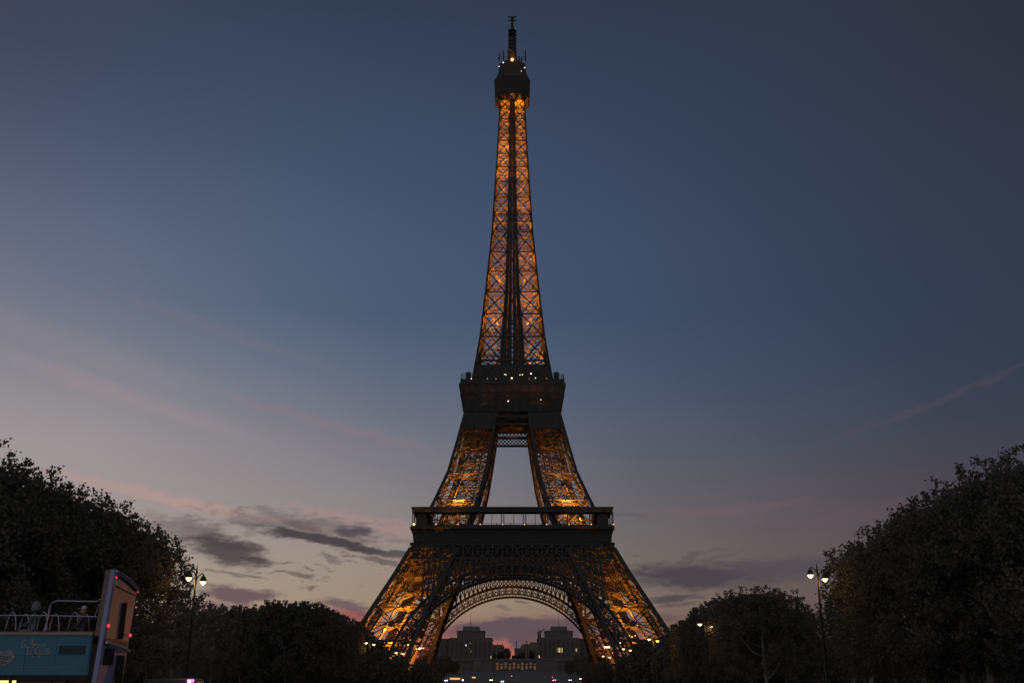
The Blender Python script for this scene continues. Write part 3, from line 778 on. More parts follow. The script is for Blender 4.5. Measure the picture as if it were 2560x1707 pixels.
# ------------------------------------------------------------------ palace beyond the tower
def rel(px, py, Y): return at(px, py, Y)
PY = 1100.0
PALW = mat('palace_glazing', (.06, .054, .056), .6, var=.15, spec=.1)
def pavilion(label, x0, x1, m0, m1, t0, t1, pole, wing, lit):
    xs = lambda p: at(p, 1600, PY).x
    zs = lambda p: at(1280, p, PY).z
    root = empty('palace_pavilion', ((xs(x0)+xs(x1))/2, PY, zs(1648)), 0, label, 'palace', 'twin stone pavilions beyond the tower')
    cx, cz = root.location.x, root.location.z
    X = lambda p: xs(p)-cx
    Z = lambda p: zs(p)-cz
    mb = MB(); mb.box(X(x0), X(x1), 0, 46, -12, Z(1597)); mb.box(X(x0)-.5, X(x1)+.5, -.6, 46.5, Z(1597), Z(1593))
    n = max(6, int((X(x1)-X(x0))/4.3)); st = (X(x1)-X(x0))/n
    for i in range(n+1):
        x = X(x0)+i*st; mb.box(x-.62, x+.62, -.7, .0, 0, Z(1600))
    mb.box(X(x0)-.8, X(x1)+.8, -1.3, 0, -1.2, .4)
    mb.box(X(x0), X(x1), -.35, 0, Z(1600), Z(1597))
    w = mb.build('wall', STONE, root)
    for i in range(n):
        x = X(x0)+i*st
        g = MB().box(x+1.05, x+st-1.05, -.06, .05, 2.0, Z(1603))
        for zz in (6, 10, 14, 18): g.box(x+1.05, x+st-1.05, -.12, .05, zz, zz+.35)
        win = g.build('window', PALW, root)
    mb = MB(); mb.box(X(m0), X(m1), 2, 40, Z(1593), Z(1577)); mb.box(X(m0)-.5, X(m1)+.5, 1.5, 40.5, Z(1577), Z(1575.3))
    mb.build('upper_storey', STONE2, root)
    mb = MB(); mb.frustum(1, 0, 1, 1); mb.v, mb.f = [], []
    a, b = X(t0), X(t1)
    mb.hexa([(a, 5, Z(1575.3)), (b, 5, Z(1575.3)), (b, 34, Z(1575.3)), (a, 34, Z(1575.3)), (a+.8, 6, Z(1564)), (b-.8, 6, Z(1564)), (b-.8, 33, Z(1564)), (a+.8, 33, Z(1564))])
    mb.build('roof_block', ROOFM, root)
    MB().tube([(X(pole), 16, Z(1566)), (X(pole), 16, Z(1530))], [.28, .12], 6).build('flagpole', BLACKM, root)
    mb = MB(); a, b = sorted((X(wing[0]), X(wing[1]))); mb.box(a, b, 14, 34, -10, Z(1596)); mb.box(a-.3, b+.3, 13.5, 34.5, Z(1596), Z(1593.5))
    k = int((b-a)/4)
    for i in range(k+1): mb.box(a+i*(b-a)/k-.5, a+i*(b-a)/k+.5, 13.4, 14, 0, Z(1598))
    mb.build('wing', STONE2, root)
    for (p0, p1, q0, q1, col_, es) in lit:
        m = emat('lit_window', col_, es); g = MB()
        x = X(p0); g.box(X(p0), X(p1), -.3, -.1, Z(q1), Z(q0)); g.build('lit_window', m, root)
        f = MB(); nn = max(1, int((X(p1)-X(p0))/1.5))
        for i in range(nn+1): f.box(X(p0)+i*(X(p1)-X(p0))/nn-.15, X(p0)+i*(X(p1)-X(p0))/nn+.15, -.5, -.3, Z(q1)-.3, Z(q0)+.3)
        f.build('window_frame', BLACKM, root)
    return root
c6 = lambda x: 1080+x/5.88
d6 = lambda y: 1540+y/5.88
pavilion('left stone pavilion seen through the arch with a stepped roof and flagpole', c6(262), c6(880), c6(365), c6(768), c6(440), c6(700), c6(558), (c6(60), c6(262)),
         [(c6(494), c6(508), d6(412), d6(436), (.85, .85, .9), 1.6), (c6(540), c6(580), d6(395), d6(404), (.6, .5, .4), .12), (c6(540), c6(562), d6(470), d6(480), (.6, .45, .3), .12), (c6(566), c6(580), d6(500), d6(530), (.6, .38, .2), .2), (c6(862), c6(880), d6(582), d6(612), (1, .62, .3), 1.2)])
pavilion('right stone pavilion seen through the arch with the bright yellow window', c6(1560), c6(2160), c6(1670), c6(2075), c6(1745), c6(2000), c6(1878), (c6(2160), c6(2420)),
         [(c6(1832), c6(1842), d6(462), d6(528), (1, .66, .24), .5), (c6(1856), c6(1918), d6(462), d6(528), (1, .66, .24), .5), (c6(2108), c6(2130), d6(470), d6(515), (1, .66, .28), .4), (c6(1566), c6(1580), d6(575), d6(608), (1, .7, .4), 1.2)])
# statue group on the roof corner
p = at(c6(1580), d6(312), PY-.2)
st = empty('roof_statue', p, 0, 'dark statue with one arm raised on the right pavilion corner', 'statue')
mb = MB(); mb.tube([(0, 3, -.6), (0, 3, 1.5), (-.3, 3, 3.5), (.2, 3, 5.4), (0, 3, 6.4)], [2.2, 1.6, 1.9, 1.2, .5], 9)
mb.tube([(.2, 3, 4.6), (2, 3, 6.2), (4.4, 3, 8.0), (5.2, 3, 8.6)], [.9, .55, .5, .6], 7); mb.tube([(-.4, 3, 4.4), (-1.8, 3, 5.4), (-2.6, 3, 5.2)], [.7, .5, .5], 7)
mb.ball((.2, 3, 6.7), .8, 8); mb.build('figure', ROOFM, st, True)
# terrace with the colonnade
TY = 1062.0
tx0, tx1, tz0, tz1 = at(c6(600), 1650, TY).x, at(c6(1840), 1650, TY).x, at(1280, 1682, TY).z, at(1280, 1647.5, TY).z
ter = empty('palace_terrace', ((tx0+tx1)/2, TY, tz0), 0, 'low stone terrace wall with faintly lit openings between the two pavilions', 'terrace')
hw = (tx1-tx0)/2; mb = MB(); mb.box(-hw, hw, 0, 34, -8, tz1-tz0); mb.box(-hw-.6, hw+.6, -.6, 0, tz1-tz0-.9, tz1-tz0+.6)
ox0, ox1 = at(c6(930), 1660, TY).x-ter.location.x, at(c6(1540), 1660, TY).x-ter.location.x
zo0, zo1 = at(1280, 1674, TY).z-tz0, at(1280, 1652, TY).z-tz0
n = 10
for i in range(n+1):
    x = ox0+(ox1-ox0)*i/n; mb.box(x-.75, x+.75, -.9, 0, zo0-.5, zo1+.5)
mb.box(ox0-1, ox1+1, -1, 0, zo1+.5, zo1+1.4); mb.box(ox0-1, ox1+1, -1, 0, zo0-1.6, zo0-.5)
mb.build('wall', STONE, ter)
DIMW = emat('dim_window', (.75, .36, .17), .017)
for i in range(n):
    a, b = ox0+(ox1-ox0)*i/n+1.0, ox0+(ox1-ox0)*(i+1)/n-1.0
    f = MB().box(a, b, -.25, -.05, zo0+.3+(i % 3)*.6, zo1-1-(i % 2)*1.2).build('window', DIMW, ter)
    q = MB(); q.box(a+(b-a)*.3, a+(b-a)*.42, -.4, -.25, zo0, zo1-.6); q.box(a, b, -.4, -.25, (zo0+zo1)/2, (zo0+zo1)/2+.5); q.build('glazing_bar', BLACKM, f)
p = at(c6(2055), d6(800), 1000)
rw = MB(); a, b = at(c6(2000), d6(750), 1000), at(c6(2110), d6(850), 990)
rw.beam(a, b, 1.2, 2.2, (0, 0, 1)); tag(rw.build('ramp_wall', mat('pale_ramp_stone', (.3, .28, .26), .85)), 'pale sloping stone ramp wall below the right pavilion', 'wall')
# houses in the gap behind the terrace
def house(label, Y, pts, floors):
    P0 = [at(x, y, Y) for x, y in pts]
    root = empty('apartment_house', (P0[0].x, Y, 20), 0, label, 'building', 'dark houses in the gap between the pavilions')
    mb = MB(); o = root.location
    front = [(p.x-o.x, 0, p.z-o.z) for p in P0]
    x0, x1 = front[0][0], front[-1][0]
    pl = [(x0, 0, -5)]+front+[(x1, 0, -5)]
    n = len(pl); mb.v = pl+[(x, 18, z) for x, y, z in pl]
    mb.f = [tuple(range(n)), tuple(range(2*n-1, n-1, -1))]+[(i, i+n, (i+1) % n+n, (i+1) % n) for i in range(n)]
    mb.build('wall', mat('house_stone', (.10, .085, .08), .9, var=.2, scale=.3), root)
    zt = min(p[2] for p in front)
    for i in range(int((x1-x0)/3.2)):
        for k in range(floors):
            z = zt-3.6-k*3.4
            MB().box(x0+1+i*3.2, x0+2.4+i*3.2, -.08, .04, z, z+2).build('window', SLIT, root)
    mb = MB()
    for i in range(3): mb.box(x0+2+i*(x1-x0-4)/2-.5, x0+2+i*(x1-x0-4)/2+.5, 6, 8, zt-1, max(p[2] for p in front)+1.2)
    mb.build('chimney', ROOFM, root)
house('dark flat roofed house right of the left pavilion', 1240, [(c6(870), d6(420)), (c6(1000), d6(412)), (c6(1045), d6(425)), (c6(1060), d6(430))], 2)
house('dark mansard house stepping up beside the right pavilion', 1240, [(c6(1212), d6(462)), (c6(1290), d6(468)), (c6(1330), d6(408)), (c6(1440), d6(400)), (c6(1450), d6(372)), (c6(1575), d6(385))], 3)

# ------------------------------------------------------------------ trees
def leaf_mesh(name, seed, rx, ry, zlo, zhi, nclump, per, leaf, p=3.2, shoots=0, csize=.55, thin=.0, mtl=LEAF):
    rng = np.random.default_rng(seed)
    zc, hz = (zlo+zhi)/2, (zhi-zlo)/2
    cs = []
    lump = rng.normal(0, 1, (9, 3)); ph = rng.uniform(0, 6.28, 9)
    while len(cs) < nclump:
        q = rng.uniform(-1, 1, 3)
        r = (np.abs(q)**p).sum()**(1/p)
        bump = 1+.015*np.sin(lump @ q*2.6+ph).sum()/2.2
        if r > bump: continue
        if r < .55 and rng.random() < .55: continue
        if thin and q[2] < .15 and rng.random() < thin*(.72+.5*math.sin(q[0]*4+ph[0])*math.sin(q[1]*4+ph[1])): continue
        cs.append((q[0]*rx, q[1]*ry, zc+q[2]*hz-(.45 if shoots else 0)))
    cs = np.array(cs)
    pts = np.repeat(cs, per, axis=0)+rng.normal(0, csize*.55, (len(cs)*per, 3))
    if shoots:
        ex = []
        for _ in range(shoots):
            th, rr = rng.uniform(0, 6.28), math.sqrt(rng.random())
            x, y = rx*.97*rr*math.cos(th), ry*.97*rr*math.sin(th)
            if rng.random() < .6: x, y = rng.uniform(-rx, rx)*.97, rng.uniform(-ry, ry)*.97
            e = (abs(x/rx)**p+abs(y/ry)**p)
            z = zc+hz*max(0, 1-min(e, 1))**(1/p)-.65
            L = min(1.6, .35+rng.exponential(.5)); dxy = rng.normal(0, .25, 2)
            for t in np.linspace(.1, 1, int(4+L*4)):
                sp = .07+.05*math.sin(t*9+th)+(.06 if t > .8 else 0)
                for _k in range((1 if rng.random() < .5 else 3) if t < .78 else 8):
                    ex.append((x+dxy[0]*t+rng.normal(0, sp), y+dxy[1]*t+rng.normal(0, sp), z+L*t+rng.normal(0, .06)))
        pts = np.vstack([pts, np.array(ex)])
    n = len(pts)
    d = rng.normal(0, 1, (n, 3)); d /= np.linalg.norm(d, axis=1)[:, None]
    u = rng.normal(0, 1, (n, 3)); u -= (u*d).sum(1)[:, None]*d; u /= np.linalg.norm(u, axis=1)[:, None]
    w = np.cross(d, u); s = leaf*rng.uniform(.6, 1.25, n)[:, None]
    v = np.stack([pts-u*s, pts-w*s*.72+d*s*.18, pts+u*s, pts+w*s*.72+d*s*.18], axis=1).reshape(-1, 3)
    me = bpy.data.meshes.new(name)
    me.vertices.add(4*n); me.vertices.foreach_set('co', v.ravel())
    me.loops.add(4*n); me.loops.foreach_set('vertex_index', np.arange(4*n, dtype=np.int32))
    me.polygons.add(n); me.polygons.foreach_set('loop_start', np.arange(0, 4*n, 4, dtype=np.int32))
    me.update(calc_edges=True); me.materials.append(mtl)
    return me
def trunk_mesh(seed, h, rx, zlo, zhi, r0=.26):
    rnd = random.Random(seed); mb = MB()
    top = zlo+(zhi-zlo)*.45; j = lambda a: rnd.uniform(-a, a)
    mb.tube([(0, 0, -.1), (j(.06), j(.06), .4), (j(.12), j(.12), zlo*.6), (j(.2), j(.2), zlo), (j(.3), j(.3), top), (j(.4), j(.4), zhi*.92)], [r0*1.35, r0, r0*.85, r0*.75, r0*.5, r0*.12], 8)
    for i in range(9):
        z = zlo*.85+(top-zlo*.8)*i/8; an = i*2.4+rnd.random(); L = rx*rnd.uniform(.55, .9)
        a = Vector((0, 0, z)); b = a+Vector((math.cos(an)*L*.5, math.sin(an)*L*.5, rnd.uniform(.5, 1.4))); c = a+Vector((math.cos(an)*L, math.sin(an)*L, rnd.uniform(1.4, 3.4)))
        mb.tube([a, b, c], [r0*.42, r0*.26, r0*.08], 6)
        for q in range(3):
            e = b.lerp(c, rnd.random()); f = e+Vector((j(1.2), j(1.2), rnd.uniform(.6, 1.9))); mb.tube([e, f], [r0*.14, r0*.04], 5)
    return mb
PROT = []
def proto(seed, rx, ry, zlo, zhi, **k):
    tm = trunk_mesh(seed, zhi, min(rx, ry), zlo, zhi)
    me = bpy.data.meshes.new('trunk'); me.from_pydata(tm.v, [], tm.f); me.update(); me.shade_smooth(); me.materials.append(BARK)
    return (me, leaf_mesh('crown', seed, rx, ry, zlo, zhi, **k), zhi)
CLIP = [proto(11+i, 4.5, 4.3, 3.2, 11.4, nclump=640, per=36, leaf=.105, p=5.0, shoots=260, csize=.42, thin=.95) for i in range(3)]
CLIPT = [proto(21+i, 4.6, 4.3, 3.2, 11.4, nclump=640, per=28, leaf=.145, p=5.0, shoots=220, csize=.5, thin=.5) for i in range(2)]
LOOSE = [proto(31+i, 4.0, 3.8, 3.4, 11.6, nclump=170, per=28, leaf=.15, p=2.0, shoots=60, csize=.7, mtl=LEAF2) for i in range(2)]
WOOD = [proto(41+i, 5.2, 4.6, 1.4, 12.4, nclump=420, per=20, leaf=.30, p=2.4, shoots=40, csize=.8) for i in range(2)]
trnd = random.Random(9)
def tree(protos, x, y, h, label, group, name='plane_tree', z=0, wide=1.0, rz=None):
    tme, cme, zh = protos[trnd.randrange(len(protos))]
    s = h/(zh+.5); root = empty(name, (x, y, z), trnd.choice((0, 1, 2, 3))*math.pi/2+trnd.uniform(-.12, .12) if rz is None else rz, label, 'tree', group)
    root.scale = (s*wide, s*wide, s)
    for nm, me in (('trunk', tme), ('crown', cme)):
        o = bpy.data.objects.new(nm, me); C.objects.link(o); o.parent = root
    return root
ORD = ['first', 'second', 'third', 'fourth', 'fifth', 'sixth', 'seventh', 'eighth', 'ninth', 'tenth', 'eleventh', 'twelfth']
for s, sd, H in ((-1, 'left', (11.9, 11.8, 11.7, 11.65, 11.6, 11.5)), (1, 'right', (12.2, 12.0, 11.7, 11.5, 11.3, 11.0))):
    for r, X in enumerate((25.7, 34.5)):
        for i, Y in enumerate((46.5, 51.5, 56.4, 61.3, 66.2, 70.8)):
            near = {-1: 'behind the open-top bus', 1: 'at the right edge of the picture'}[s]
            lab = (f'tall clipped plane tree, {ORD[5-i]} from the near {sd} street lamp in the front row' if r == 0 else
                   f'clipped plane tree in the {("", "middle", "back")[r]} row on the {sd}, {ORD[5-i]} from the lawn end')
            tree(CLIP if r < 2 else CLIPT, s*(X+trnd.uniform(-.3, .3)), Y+trnd.uniform(-.4, .4)+(2.5 if s > 0 else 0), H[i]+(0 if r == 0 else -.3)+trnd.uniform(-.08, .08), lab, f'clipped plane trees in rows on the {sd}')
# clipped blocks further along the lawn
for r, X in enumerate((-28.5, -36.5)):
    for i, Y in enumerate((141, 149.5, 158, 167, 176, 186)):
        if r == 1 and i < 1: continue
        tree(CLIPT, X, Y, 12.2, f'{ORD[i]} tree of the {("inner", "outer")[r]} row in the clipped block left of the tower', 'clipped block of trees left of the tower')
for r, X in enumerate((27.0, 35.0)):
    for i, Y in enumerate((118, 126.5, 135, 144, 153, 163, 173)):
        if r == 1 and i < 3: continue
        tree(CLIPT if i > 1 else CLIP, X+(.02*(Y-118)), Y, 11.9 if i < 4 else 11.2, f'{ORD[i]} tree of the {("inner", "outer")[r]} row in the clipped block right of the tower', 'clipped block of trees right of the tower')
for (x, y, h, lab) in ((-31, 101, 11.2, 'thin crowned tree just behind the left street lamp post'), (-34.5, 112, 10.6, 'thin crowned tree between the lamp and the left clipped block'), (-37, 124, 11.2, 'sparse tree with pink sky through its crown on the left'), (-36, 133, 11.6, 'sparse tree touching the left clipped block'),
                       (37.5, 122, 12.3, 'sparse tree left of the right street lamp with sky below its crown'), (45, 142, 11.8, 'sparse tree behind the right lamp post'), (33.5, 104, 11.6, 'thin crowned tree touching the big right tree row')):
    tree(LOOSE, x, y, h, lab, 'loose sparse trees beside the lawn', 'sparse_tree')
# dark woodland closing the view at both sides and at the foot of the tower
k = 0
for s, sd in ((-1, 'left'), (1, 'right')):
    for Y, x0, x1, st, h in ((208, 31, 130, 8.5, 12.0), (236, 30, 90, 9, 12.6), (92, 44, 80, 8.5, 8.0), (150, 52, 90, 9, 10.5)):
        x = x0
        while x < x1:
            tree(WOOD, s*(x+trnd.uniform(-1, 1)), Y+trnd.uniform(-4, 4), h+trnd.uniform(-.8, .8), f'dark bushy tree in the mass behind the {sd} clipped rows', f'dark trees massed behind the {sd} rows', 'bushy_tree'); x += st
    for i, (x, y, h) in enumerate(((26, 318, 9.8), (32, 312, 10.6), (39, 306, 11.8), (46, 300, 14.2), (53, 298, 15.0), (60, 300, 15.4), (68, 304, 15.2), (76, 306, 15.0), (24, 330, 8.0), (86, 310, 15))):
        tree(WOOD, s*x, y, h*(1 if s < 0 or x < 44 else 1.02), f'dark tree hiding the foot of the {sd} leg, {ORD[i]} outward from the arch', f'dark trees at the foot of the {sd} leg', 'bushy_tree', wide=.85)
    for i, (x, y, h) in enumerate(((58, 700, 11), (66, 760, 13), (54, 830, 13), (70, 850, 15), (56, 900, 15), (64, 960, 15), (76, 1000, 16), (50, 955, 12), (88, 900, 16), (84, 780, 14), (48, 720, 8), (100, 960, 17), (62, 1030, 15))):
        tree(WOOD, s*x, y, h, f'dark garden tree below the {sd} pavilion', f'garden trees below the {sd} pavilion', 'bushy_tree', z=ground_h(y)-.3)
for i, (px, h) in enumerate(((1234, 8), (1250, 9), (1266, 13), (1284, 5.5), (1296, 6), (1306, 9), (1330, 10))):
    p = at(px, 1640, 1180)
    tree(WOOD, p.x, 1180, h, f'{ORD[i]} dark tree from the left in the gap behind the terrace', 'trees behind the palace terrace', 'bushy_tree', z=at(1280, 1650, 1180).z, wide=.9)

# ------------------------------------------------------------------ street lamps
POSTM = mat('lamp_post_paint', (.012, .013, .013), .5, var=.2)
GLOBE = emat('lamp_globe', (1, .72, .36), 2.8)
def street_lamp(px, py, Y, h, label, power, two=True, big=1.0, es=GLOBE):
    p = at(px, py, Y); root = empty('street_lamp', (p.x, Y, 0), 0, label, 'street lamp', 'street lamps lining the lawn')
    H = p.z
    mb = MB(); mb.lathe([(.2, 0), (.2, .5), (.13, .6), (.11, 1.2), (.085, H*.6), (.07, H), (.05, H+.5), (.02, H+.85)], 10); mb.build('post', POSTM, root, True)
    for s, dz in (((-1, .12), (1, -.12)) if two else ((1, 0),)):
        a = s*.62*big
        arm = MB(); arm.tube([(0, 0, H-.05+dz), (s*.12, 0, H+.28+dz), (s*.36, 0, H+.48+dz), (a*.93, 0, H+.42+dz), (a, 0, H+.30+dz)], .035, 7); arm.build('arm', POSTM, root, True)
        sh = MB(); sh.lathe([(.29*big, H+dz-.02), (.30*big, H+.02+dz), (.26*big, H+.14+dz), (.16*big, H+.27+dz), (.06, H+.33+dz), (.04, H+.42+dz)], 14, (a, 0, 0)); sh.build('shade', POSTM, root, True)
        b = MB(); b.lathe([(.04, H-.22+dz), (.16*big, H-.17+dz), (.24*big, H-.09+dz), (.265*big, H-.03+dz)], 14, (a, 0, 0)); b.build('globe', es, root, True)
        l = bpy.data.lights.new('bulb', 'POINT'); l.energy = power; l.color = (1, .52, .12); l.shadow_soft_size = .15
        o = bpy.data.objects.new('bulb', l); C.objects.link(o); o.parent = root; o.location = (a, 0, H-.4+dz); o.visible_camera = False
    return root
street_lamp(490, 1447, 68, 9, 'near left street lamp with two shades against the big left tree', 60, big=.74)
street_lamp(2044, 1440, 70, 9, 'near right street lamp with two shades against the big right tree', 42, big=.74)
street_lamp(1763, 1561, 126, 9, 'twin shaded street lamp in front of the right clipped block', 40)
street_lamp(1633, 1598, 164, 9, 'street lamp shining on leaves beside the right leg foot', 120)
street_lamp(1567, 1622, 203, 9, 'starry street lamp second from the arch on the right', 50, big=1.0)
street_lamp(1516, 1640, 246, 9, 'brightest low street lamp just right of the arch', 50, big=1.15)
street_lamp(925, 1607, 177, 9, 'white twin street lamp under the left leg', 50, big=1.0)
street_lamp(999, 1631, 222, 9, 'white street lamp nearest the arch on the left', 50, big=1.15)

# ------------------------------------------------------------------ open-top bus
BY = 38.0
BLUE = mat('bus_blue', (.036, .115, .185), .6, var=.15, scale=.8, spec=.4)
BEIGE = mat('bus_trim', (.2, .16, .135), .5, var=.15)
BROWN = mat('bus_side_panel', (.115, .092, .08), .5, var=.2, scale=3)
LAV = mat('bus_edge_paint', (.21, .21, .36), .45, var=.12, scale=2)
DARKB = mat('bus_black', (.03, .03, .03), .95, var=.2, spec=.02)
REARG = mat('rear_glass', (.27, .185, .205), .3, var=.3, scale=1.6, spec=.2)  # pinkish sky reflection is put into the base colour
CHROME = mat('chrome_rail', (.25, .25, .32), .35, metal=.6, var=.1)
WHITEP = mat('white_paint', (.28, .27, .29), .6, var=.12, scale=6)
SEATM = mat('bus_seat', (.035, .035, .045), .8, var=.2)
REDL = emat('red_lamp', (1, .06, .09), 1.0)
YELW = emat('bus_cabin_light', (1, .80, .22), 1.6)
bx = lambda px, py=1600, Y=BY: at(px, py, Y).x
bz = lambda py, Y=BY: at(1280, py, Y).z
XR = bx(252)+.05
bus = empty('open_top_bus', (XR, BY, 0), 0, 'blue open-top sightseeing bus with a tall rear panel at the left edge', 'bus')
BX = lambda px, py=1600: bx(px, py)-XR
L = 10.6; xe = BX(230, 1600)          # xe: rear end of the blue side panel
zrim0, zrim1, zbl0 = bz(1587), bz(1578), bz(1688)
MB().box(-L, xe, 0, 2.5, zbl0, zrim0).build('body', BLUE, bus, bevel=.03)
mb = MB(); mb.box(-L, xe, -.03, .06, zrim0+.003, zrim1); mb.box(-L, xe, 2.44, 2.53, zrim0+.003, zrim1); mb.box(-L-.03, -L+.06, .06, 2.44, zrim0+.003, zrim1); mb.build('rim', BEIGE, bus)
mb = MB(); mb.box(-L, xe-.02, .03, 2.47, .35, 1.15); mb.box(-L, xe-.02, .03, 2.47, bz(1699), zbl0-.003); mb.box(xe-.6, xe-.02, .04, 2.46, 1.15, bz(1699)); mb.build('lower_body', DARKB, bus)
edges = [-L+.1, -L+1.9, -L+3.7, -L+5.4, BX(29, 1703), BX(48, 1703), BX(130, 1703), xe-.7]
for a, b in zip(edges, edges[1:]):
    b -= .12
    w = MB().box(a, b, .05, .09, 1.18, bz(1700)).build('window', YELW if b < BX(52, 1703) else SLIT, bus)
    MB().box(b, b+.1, .03, .1, 1.15, bz(1699)).build('frame', DARKB, w)
for x in (-L+2.2, -2.6):
    for y in (.02, 2.2):
        t = MB(); t.tube([(x, y, .5), (x, y+.28, .5)], .5, 20); w = t.build('wheel', DARKB, bus); MB().tube([(x, y-.01, .5), (x, y+.29, .5)], .27, 14).build('rim', CHROME, w)
MB().box(xe, BX(249)-.005, .01, 2.49, .35, bz(1590)).build('rear_pillar', DARKB, bus)
# tall rear panel: brown flank, lavender edge, arched back
def back_prism(mb, y0, y1, x0f, x1f, zfun, zlow, m=12):
    """upright panel whose top follows zfun(y); x0f/x1f give its front and rear x at height z"""
    ysn = [y0+(y1-y0)*i/m for i in range(m+1)]
    n0 = len(mb.v)
    zs = [zlow, zlow+(3-zlow)*.5, 3.4]
    for y in ysn:
        for z in zs+[zfun(y)]:
            mb.v.append((x0f(z), y, z)); mb.v.append((x1f(z), y, z))
    k = (len(zs)+1)*2
    for i in range(m):
        for r in range(len(zs)):
            a = n0+i*k+r*2; b = a+k
            mb.f.append((a, a+2, b+2, b)); mb.f.append((a+1, b+1, b+3, a+3))
        a = n0+i*k+len(zs)*2; b = a+k; mb.f.append((a, a+1, b+1, b))
        a = n0+i*k; b = a+k; mb.f.append((a, b, b+1, a+1))
    for i, fl in ((0, 0), (m, 1)):
        for r in range(len(zs)):
            a = n0+i*k+r*2; f = (a, a+1, a+3, a+2); mb.f.append(f if not fl else f[::-1])
ztopn, ztopf = bz(1424), at(1280, 1468, BY+2.5).z
lean = lambda z: .055*(z-3.4)
def topz(y): u = min(max(y/2.5, 0), 1); return ztopn-(ztopn-ztopf)*(u**1.7)
mb = MB(); back_prism(mb, .0, 2.5, lambda z: BX(233)+lean(z)+.02, lambda z: BX(249)+lean(z)-.02, topz, bz(1590)+.01); mb.build('rear_panel', BROWN, bus)
mb = MB(); back_prism(mb, -.02, 2.52, lambda z: BX(249)+lean(z)-.02, lambda z: .04+lean(z), lambda y: topz(y)+.02, .45); rb = mb.build('rear_wall', LAV, bus)
mb = MB(); back_prism(mb, .12, 2.36, lambda z: .04+lean(z), lambda z: .07+lean(z), lambda y: topz(y)-.12, bz(1594)); gl = mb.build('rear_window', REARG, bus)
# trims follow the arched top
tp = [(.10+lean(topz(y)), y, topz(y)-.05) for y in [2.5*i/12 for i in range(13)]]
MB().tube(tp, .035, 6).build('top_trim', CHROME, bus)
tp = [(.09+lean(topz(y)), y, topz(y)-.19) for y in [.14+2.2*i/12 for i in range(13)]]
MB().tube(tp, .035, 6).build('brow', DARKB, gl)
mb = MB(); mb.beam((.09+lean(5.3), .14, ztopn-.5), (.09+lean(5), 2.3, ztopf-.28), .05, .05); mb.build('crossbar', CHROME, gl)
mb = MB(); mb.beam((.085+lean(3.45), 1.5, 3.45), (.085+lean(4.7), 1.35, 4.7), .5, .02, (1, 0, 0)); mb.build('seam', DARKB, gl)
mb = MB(); mb.tube([(.14, .05, 3.28), (.17, .8, 3.22), (.17, 1.7, 3.14), (.13, 2.45, 3.05)], .06, 7); mb.build('bumper', WHITEP, bus)
mb = MB(); mb.box(.04, .07, .25, 1.1, 2.55, 3.1); mb.box(.04, .075, 1.5, 2.2, .8, 2.9); mb.build('engine_grille', DARKB, bus)
for (y, z) in ((.1, bz(1563)), (2.42, at(1280, 1587, BY+2.4).z), (.08, bz(1442)), (2.44, at(1280, 1478, BY+2.4).z)):
    MB().ball((.1+lean(z) if z > 3.4 else .1, y, z), .05 if z < 4.7 else .03, 8, 1.3).build('tail_light', REDL, bus)
# railings of the open deck
r1 = [(110, 1576), (117, 1549), (121, 1525), (124, 1514), (129, 1507), (136, 1502.5), (143, 1501), (190, 1502), (241, 1503), (249, 1497)]
MB().tube([(BX(x, y), .06, bz(y)) for x, y in r1], .028, 7).build('hand_rail', CHROME, bus)
MB().tube([(-L+.1, .05, bz(1534)), (BX(118, 1538), .05, bz(1538)), (BX(240, 1541), .05, bz(1541))], .024, 7).build('side_rail', CHROME, bus)
mb = MB(); mb.tube([(BX(96, 1575), .4, bz(1576)), (BX(108, 1545), .4, bz(1545))], .02, 6); mb.tube([(BX(226, 1540), .4, bz(1540)), (BX(238, 1506), .4, bz(1506))], .02, 6)
for i in range(4): mb.tube([(-L+.6+i*1.7, .05, zrim1), (-L+.6+i*1.7, .05, bz(1535))], .02, 6)
mb.build('rail_post', CHROME, bus)
for i, x in enumerate((-L+1.4, -L+2.5, -L+3.6, -L+4.7, -L+5.8, -L+6.9, -L+8.0, -L+9.1)):
    for y in (.3, 1.35):
        s = MB(); s.box(x-.42, x, y, y+.92, 2.35, 2.85); s.hexa([(x-.05, y, 2.85), (x+.08, y, 2.85), (x+.08, y+.92, 2.85), (x-.05, y+.92, 2.85), (x+.1, y, 3.75), (x+.2, y, 3.75), (x+.2, y+.92, 3.75), (x+.1, y+.92, 3.75)])
        so = s.build('seat', SEATM, bus)
        h = MB()
        h.tube([(x-.05+.36*t, y+.46, 3.72+.62*math.sin(math.pi*t)**.6) for t in [q/10 for q in range(11)]], .02, 6)
        h.build('grab_handle', CHROME, so)
# side graphics
mb = MB(); mb.box(-L, xe, -.004, .01, bz(1637.6), bz(1637)); 
for px_ in (-60, 62, 138, 222): mb.box(BX(px_, 1640), BX(px_, 1640)+.012, -.004, .01, zbl0+.03, zrim0-.03)
mb.build('panel_seam', mat('seam_blue', (.015, .035, .055), .8), bus)
v0, v1 = BX(147, 1630), BX(213, 1630)
mb = MB(); mb.box(v0, v1, -.012, .02, bz(1634), bz(1613)); vg = mb.build('vent_grille', DARKB, bus)
mb = MB()
for i in range(7): mb.box(v0+.03, v1-.03, -.024, -.012, bz(1632.5)+i*.035, bz(1632.5)+i*.035+.018)
mb.build('louvre', mat('louvre_blue', (.03, .06, .085), .5), vg)
def stroke(mb, pts, w, y=-.008):
    for a, b in zip(pts, pts[1:]): mb.beam((a[0], y, a[1]), (b[0], y, b[1]), w, .008, (0, 1, 0))
